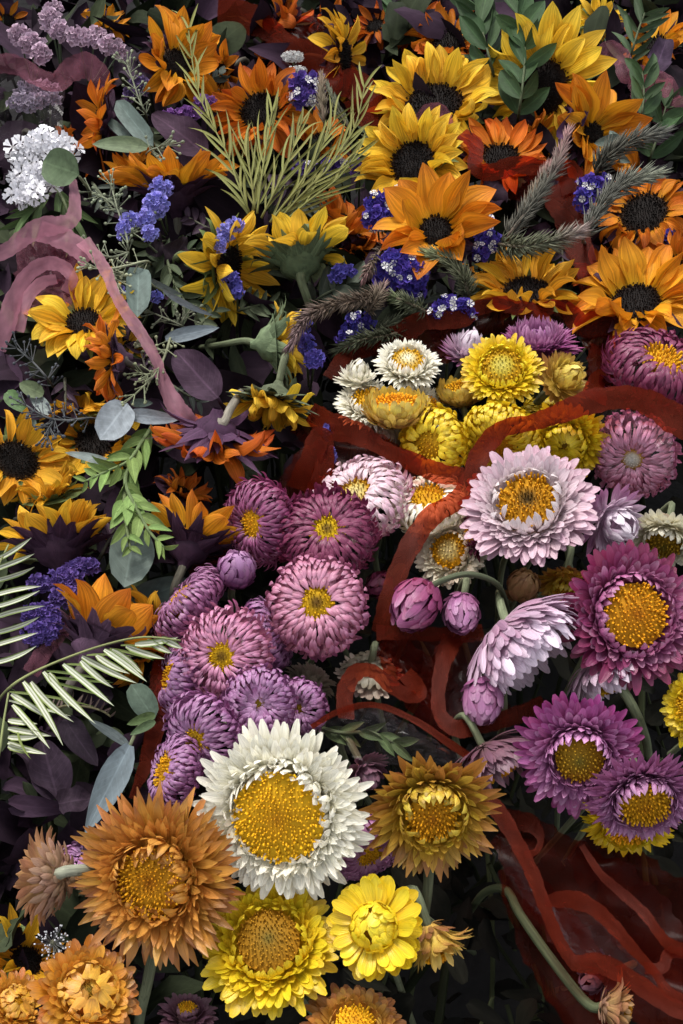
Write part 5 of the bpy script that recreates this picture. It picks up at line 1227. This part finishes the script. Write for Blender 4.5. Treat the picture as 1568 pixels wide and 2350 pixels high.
wrap(CW, 'red bordered wrap folded below the nodding magenta buds', 'wrap', [
    [(864, 1452, .2, 30), (930, 1452, .2, 30), (1000, 1456, .2, 30), (1062, 1456, -.4, 34), (1110, 1450, -1.2, 34)], [(1040, 1462, 0, 46), (1018, 1520, .2, 34), (1006, 1590, .2, 28), (1012, 1642, .2, 30), (1050, 1672, .2, 36), (1120, 1660, .2, 34), (1190, 1640, -.2, 34), (1250, 1612, -.8, 30)],
    [(795, 1650, 1.0, 34), (792, 1590, 1.0, 34), (815, 1545, 1.0, 34), (855, 1540, 1.0, 26), (900, 1575, .8, 30), (945, 1600, .6, 26), (965, 1585, .2, 28), (930, 1545, -.4, 36)]],
    [([(866, 1455, .1), (1040, 1460, 0), (1010, 1640, -.5), (880, 1560, -1)], M_REDTHIN, .004), ([(1020, 1470, -.4), (1130, 1460, -1), (1150, 1640, -1), (1010, 1650, -.5)], M_CLEAR, .006)], WG,
    films=[[(880, 1470, -2, 60, 20), (930, 1530, -2, 110, 30), (990, 1590, -2.2, 130, 20), (1060, 1660, -3, 120, 20)], [(1050, 1470, -2, 90, -20), (1060, 1560, -2.4, 110, -20), (1120, 1660, -3, 100, -20)]])
wrap(CW, 'see through brownish film over green leaves above the largest white flower', 'wrap', [
    [(715, 1668, 1.4, 10), (780, 1632, 1.6, 12), (860, 1618, 1.6, 12), (950, 1652, 1.4, 14), (1030, 1705, 1.0, 16), (1100, 1752, .2, 16)]],
    [([(715, 1668, 1.3), (860, 1618, 1.5), (1095, 1750, .2), (840, 1760, -.6)], M_CLEAR, .006)], WG)
wrap(CW, 'crossing red film bands over the dark gap beside the bare stem', 'wrap', [
    [(1120, 1835, 1.2, 30), (1148, 1868, 1.2, 34), (1182, 1925, 1.0, 30), (1220, 2000, .6, 30), (1246, 2068, .2, 26), (1272, 2135, -.2, 26), (1303, 2192, -.4, 24), (1330, 2212, -.4, 34), (1380, 2212, -.4, 40), (1450, 2248, -.4, 36), (1545, 2312, -.4, 34), (1650, 2342, -.4, 34)],
    [(1250, 2068, -.4, 22), (1313, 2064, -.8, 36), (1365, 2086, -.8, 30), (1408, 2126, -1, 28), (1450, 2174, -1, 24), (1503, 2232, -1, 18), (1545, 2284, -1, 22), (1650, 2314, -1, 22)],
    [(1335, 1940, -2, 12), (1377, 2003, -1.8, 16), (1419, 2042, -1.6, 20), (1475, 2092, -1.4, 22), (1510, 2138, -1.2, 20), (1545, 2172, -1, 26), (1650, 2202, -1, 26)],
    [(1160, 1880, -2.6, 40), (1215, 1890, -2.4, 40), (1240, 1922, -2.4, 16), (1232, 1952, -2.4, 12), (1205, 1962, -2.4, 16)], [(1480, 2222, -1.8, 22), (1520, 2220, -1.6, 24), (1545, 2185, -1.4, 22), (1650, 2215, -1.4, 22)]],
    [([(1120, 1950, -2.4), (1230, 2000, -1.8), (1320, 2190, -2), (1200, 2060, -2.6)], M_CLEAR, .004), ([(1250, 2080, -1.4), (1400, 2110, -1.8), (1540, 2290, -1.8), (1330, 2200, -1.4)], M_CLEAR, .005)], WG,
    films=[[(1160, 1900, -3, 90, 20), (1230, 1960, -3, 150, 30), (1310, 2040, -3.5, 190, 20), (1400, 2120, -3.5, 220, 10), (1500, 2220, -3.5, 220, 10), (1640, 2330, -3.5, 200, 0)],
           [(1330, 1930, -4.5, 90, -30), (1400, 2000, -4.5, 150, -25), (1480, 2090, -4.5, 190, -20), (1620, 2190, -4.5, 210, -20)],
           [(1180, 1990, -5, 80, 30), (1240, 2110, -5, 130, 30), (1310, 2230, -5, 150, 30), (1380, 2380, -5, 150, 30)]])
wrap(CW, 'narrow dark red wrap edge beside the lilac strawflowers on edge', 'wrap', [
    [(545, 1215, -1.4, 24), (490, 1275, -1.4, 30), (440, 1320, -1.6, 20)], [(385, 1490, -1, 40), (368, 1570, -.6, 44), (358, 1650, -.4, 40), (345, 1720, -.6, 34), (325, 1780, -1, 24), (300, 1832, -1.6, 8)]], (), WG)
wrap(CW, 'dark red film crumpled around the rusty sunflower', 'wrap', [
    [(500, 28, -1.2, 70), (570, 42, -1, 60), (620, 70, -.8, 44), (665, 105, -.8, 40), (712, 128, -.8, 60), (752, 150, -.8, 50), (770, 190, -1, 44), (815, 195, -1.2, 60), (850, 235, -1.4, 50), (800, 260, -2, 44)],
    [(840, 300, -.6, 40), (868, 250, -.2, 44), (905, 240, -.2, 40), (920, 260, -.4, 20)]], [([(560, 30, -1.5), (760, 40, -1.5), (860, 250, -2), (620, 130, -2)], M_REDTHIN, .008)], WG)
wrap(CW, 'red film draped across the deep orange sunflower disc', 'wrap', [
    [(1060, 305, 2.0, 24), (1092, 335, 2.6, 30), (1092, 385, 2.8, 30), (1130, 395, 2.8, 36), (1190, 378, 2.6, 36), (1250, 388, 2.2, 34), (1300, 395, 1.4, 50), (1320, 440, .8, 50)]],
    [([(1090, 380, 2.2), (1250, 380, 2), (1240, 470, 0), (1120, 450, 0)], M_REDTHIN, .006)], WG)
wrap(CW, 'dull red film strip running down beside the flat needle sprig', 'wrap', [
    [(1275, 425, .2, 70), (1305, 490, .2, 64), (1325, 560, 0, 56), (1348, 620, 0, 44), (1358, 690, 0, 36), (1395, 720, 0, 40)]], (), WG)
wrap('organza_wrap', 'crinkled clear film with a pink red edge by the pale statice', 'wrap', [
    [(-60, 140, 1.6, 40), (-10, 145, 1.8, 40), (40, 150, 2.0, 40), (90, 178, 2.2, 36), (130, 190, 2.4, 36), (158, 165, 2.4, 44), (195, 150, 2.2, 50), (228, 175, 1.6, 44), (238, 225, .2, 40)]],
    [([(-10, 165, 1.4), (150, 190, 1.6), (140, 320, .6), (-10, 320, .8)], M_CLEAR, .010)], 'pink organza ribbons and wraps', M_PINKTHIN)
wrap('organza_wrap', 'pinkish see through film beside the small dark green sprig', 'wrap', [
    [(1365, 140, 0, 30), (1395, 115, .4, 36), (1425, 130, .6, 36), (1440, 170, .6, 36), (1480, 172, .6, 34), (1530, 200, .4, 44), (1545, 240, 0, 44), (1650, 270, 0, 44)]],
    [([(1440, 175, .2), (1545, 180, .4), (1545, 290, -.4), (1450, 270, -.4)], M_PINKTHIN, .006)], 'pink organza ribbons and wraps', M_PINKTHIN)
wrap('organza_wrap', 'faint pink film patch between the two dark disced yellow sunflowers', 'wrap', [[(960, 275, 2.2, 20), (985, 252, 2.6, 26), (1015, 260, 2.6, 30), (1028, 300, 2.0, 26)]], (), 'pink organza ribbons and wraps', M_PINKTHIN)
wrap('ribbon', 'looped pink organza ribbon below the white flower cluster', 'ribbon', [
    [(166, 410, 3.2, 16), (172, 455, 3.2, 22), (168, 498, 3.4, 30), (140, 515, 3.6, 36), (95, 522, 3.6, 40), (55, 545, 3.4, 34), (20, 572, 3.0, 30), (-40, 600, 2.4, 26)],
    [(90, 530, 3.0, 40), (140, 545, 3.0, 46), (180, 570, 3.0, 40), (205, 600, 3.0, 34)], [(-10, 800, .6, 40), (14, 740, 1.6, 40), (35, 680, 2.2, 34), (65, 630, 2.4, 30), (105, 605, 2.6, 28), (145, 612, 2.6, 26), (165, 640, 2.2, 24), (150, 670, 1.4, 20)], [(40, 760, 1.0, 26), (60, 690, 1.8, 26), (95, 650, 2.0, 24), (130, 640, 2.0, 18)]],
    [([(40, 540, 2.0), (200, 560, 2.2), (170, 690, 1.0), (30, 720, .8)], M_PINKTHIN, .008)], 'pink organza ribbons and wraps', M_PINK, 'loop')
wrap('ribbon', 'long pink organza ribbon strip trailing past the berries to the purple calyx', 'ribbon', [
    [(190, 552, 3.6, 30), (222, 590, 3.8, 26), (245, 625, 4.0, 24), (262, 670, 4.0, 20), (288, 715, 3.8, 24), (330, 775, 3.6, 24), (358, 825, 3.2, 22), (372, 868, 2.8, 26), (400, 925, 2.4, 36), (430, 955, 2.0, 30), (456, 975, 1.2, 16)]],
    (), 'pink organza ribbons and wraps', M_PINK, 'band')
wrap('ribbon', 'scrap of reddish pink ribbon beside the broad petalled golden orange sunflower', 'ribbon', [
    [(185, 1385, .6, 10), (160, 1430, .8, 26), (130, 1470, .8, 22), (95, 1505, .8, 34), (70, 1545, .4, 34)]], (), 'pink organza ribbons and wraps', M_PINKTHIN, 'band')
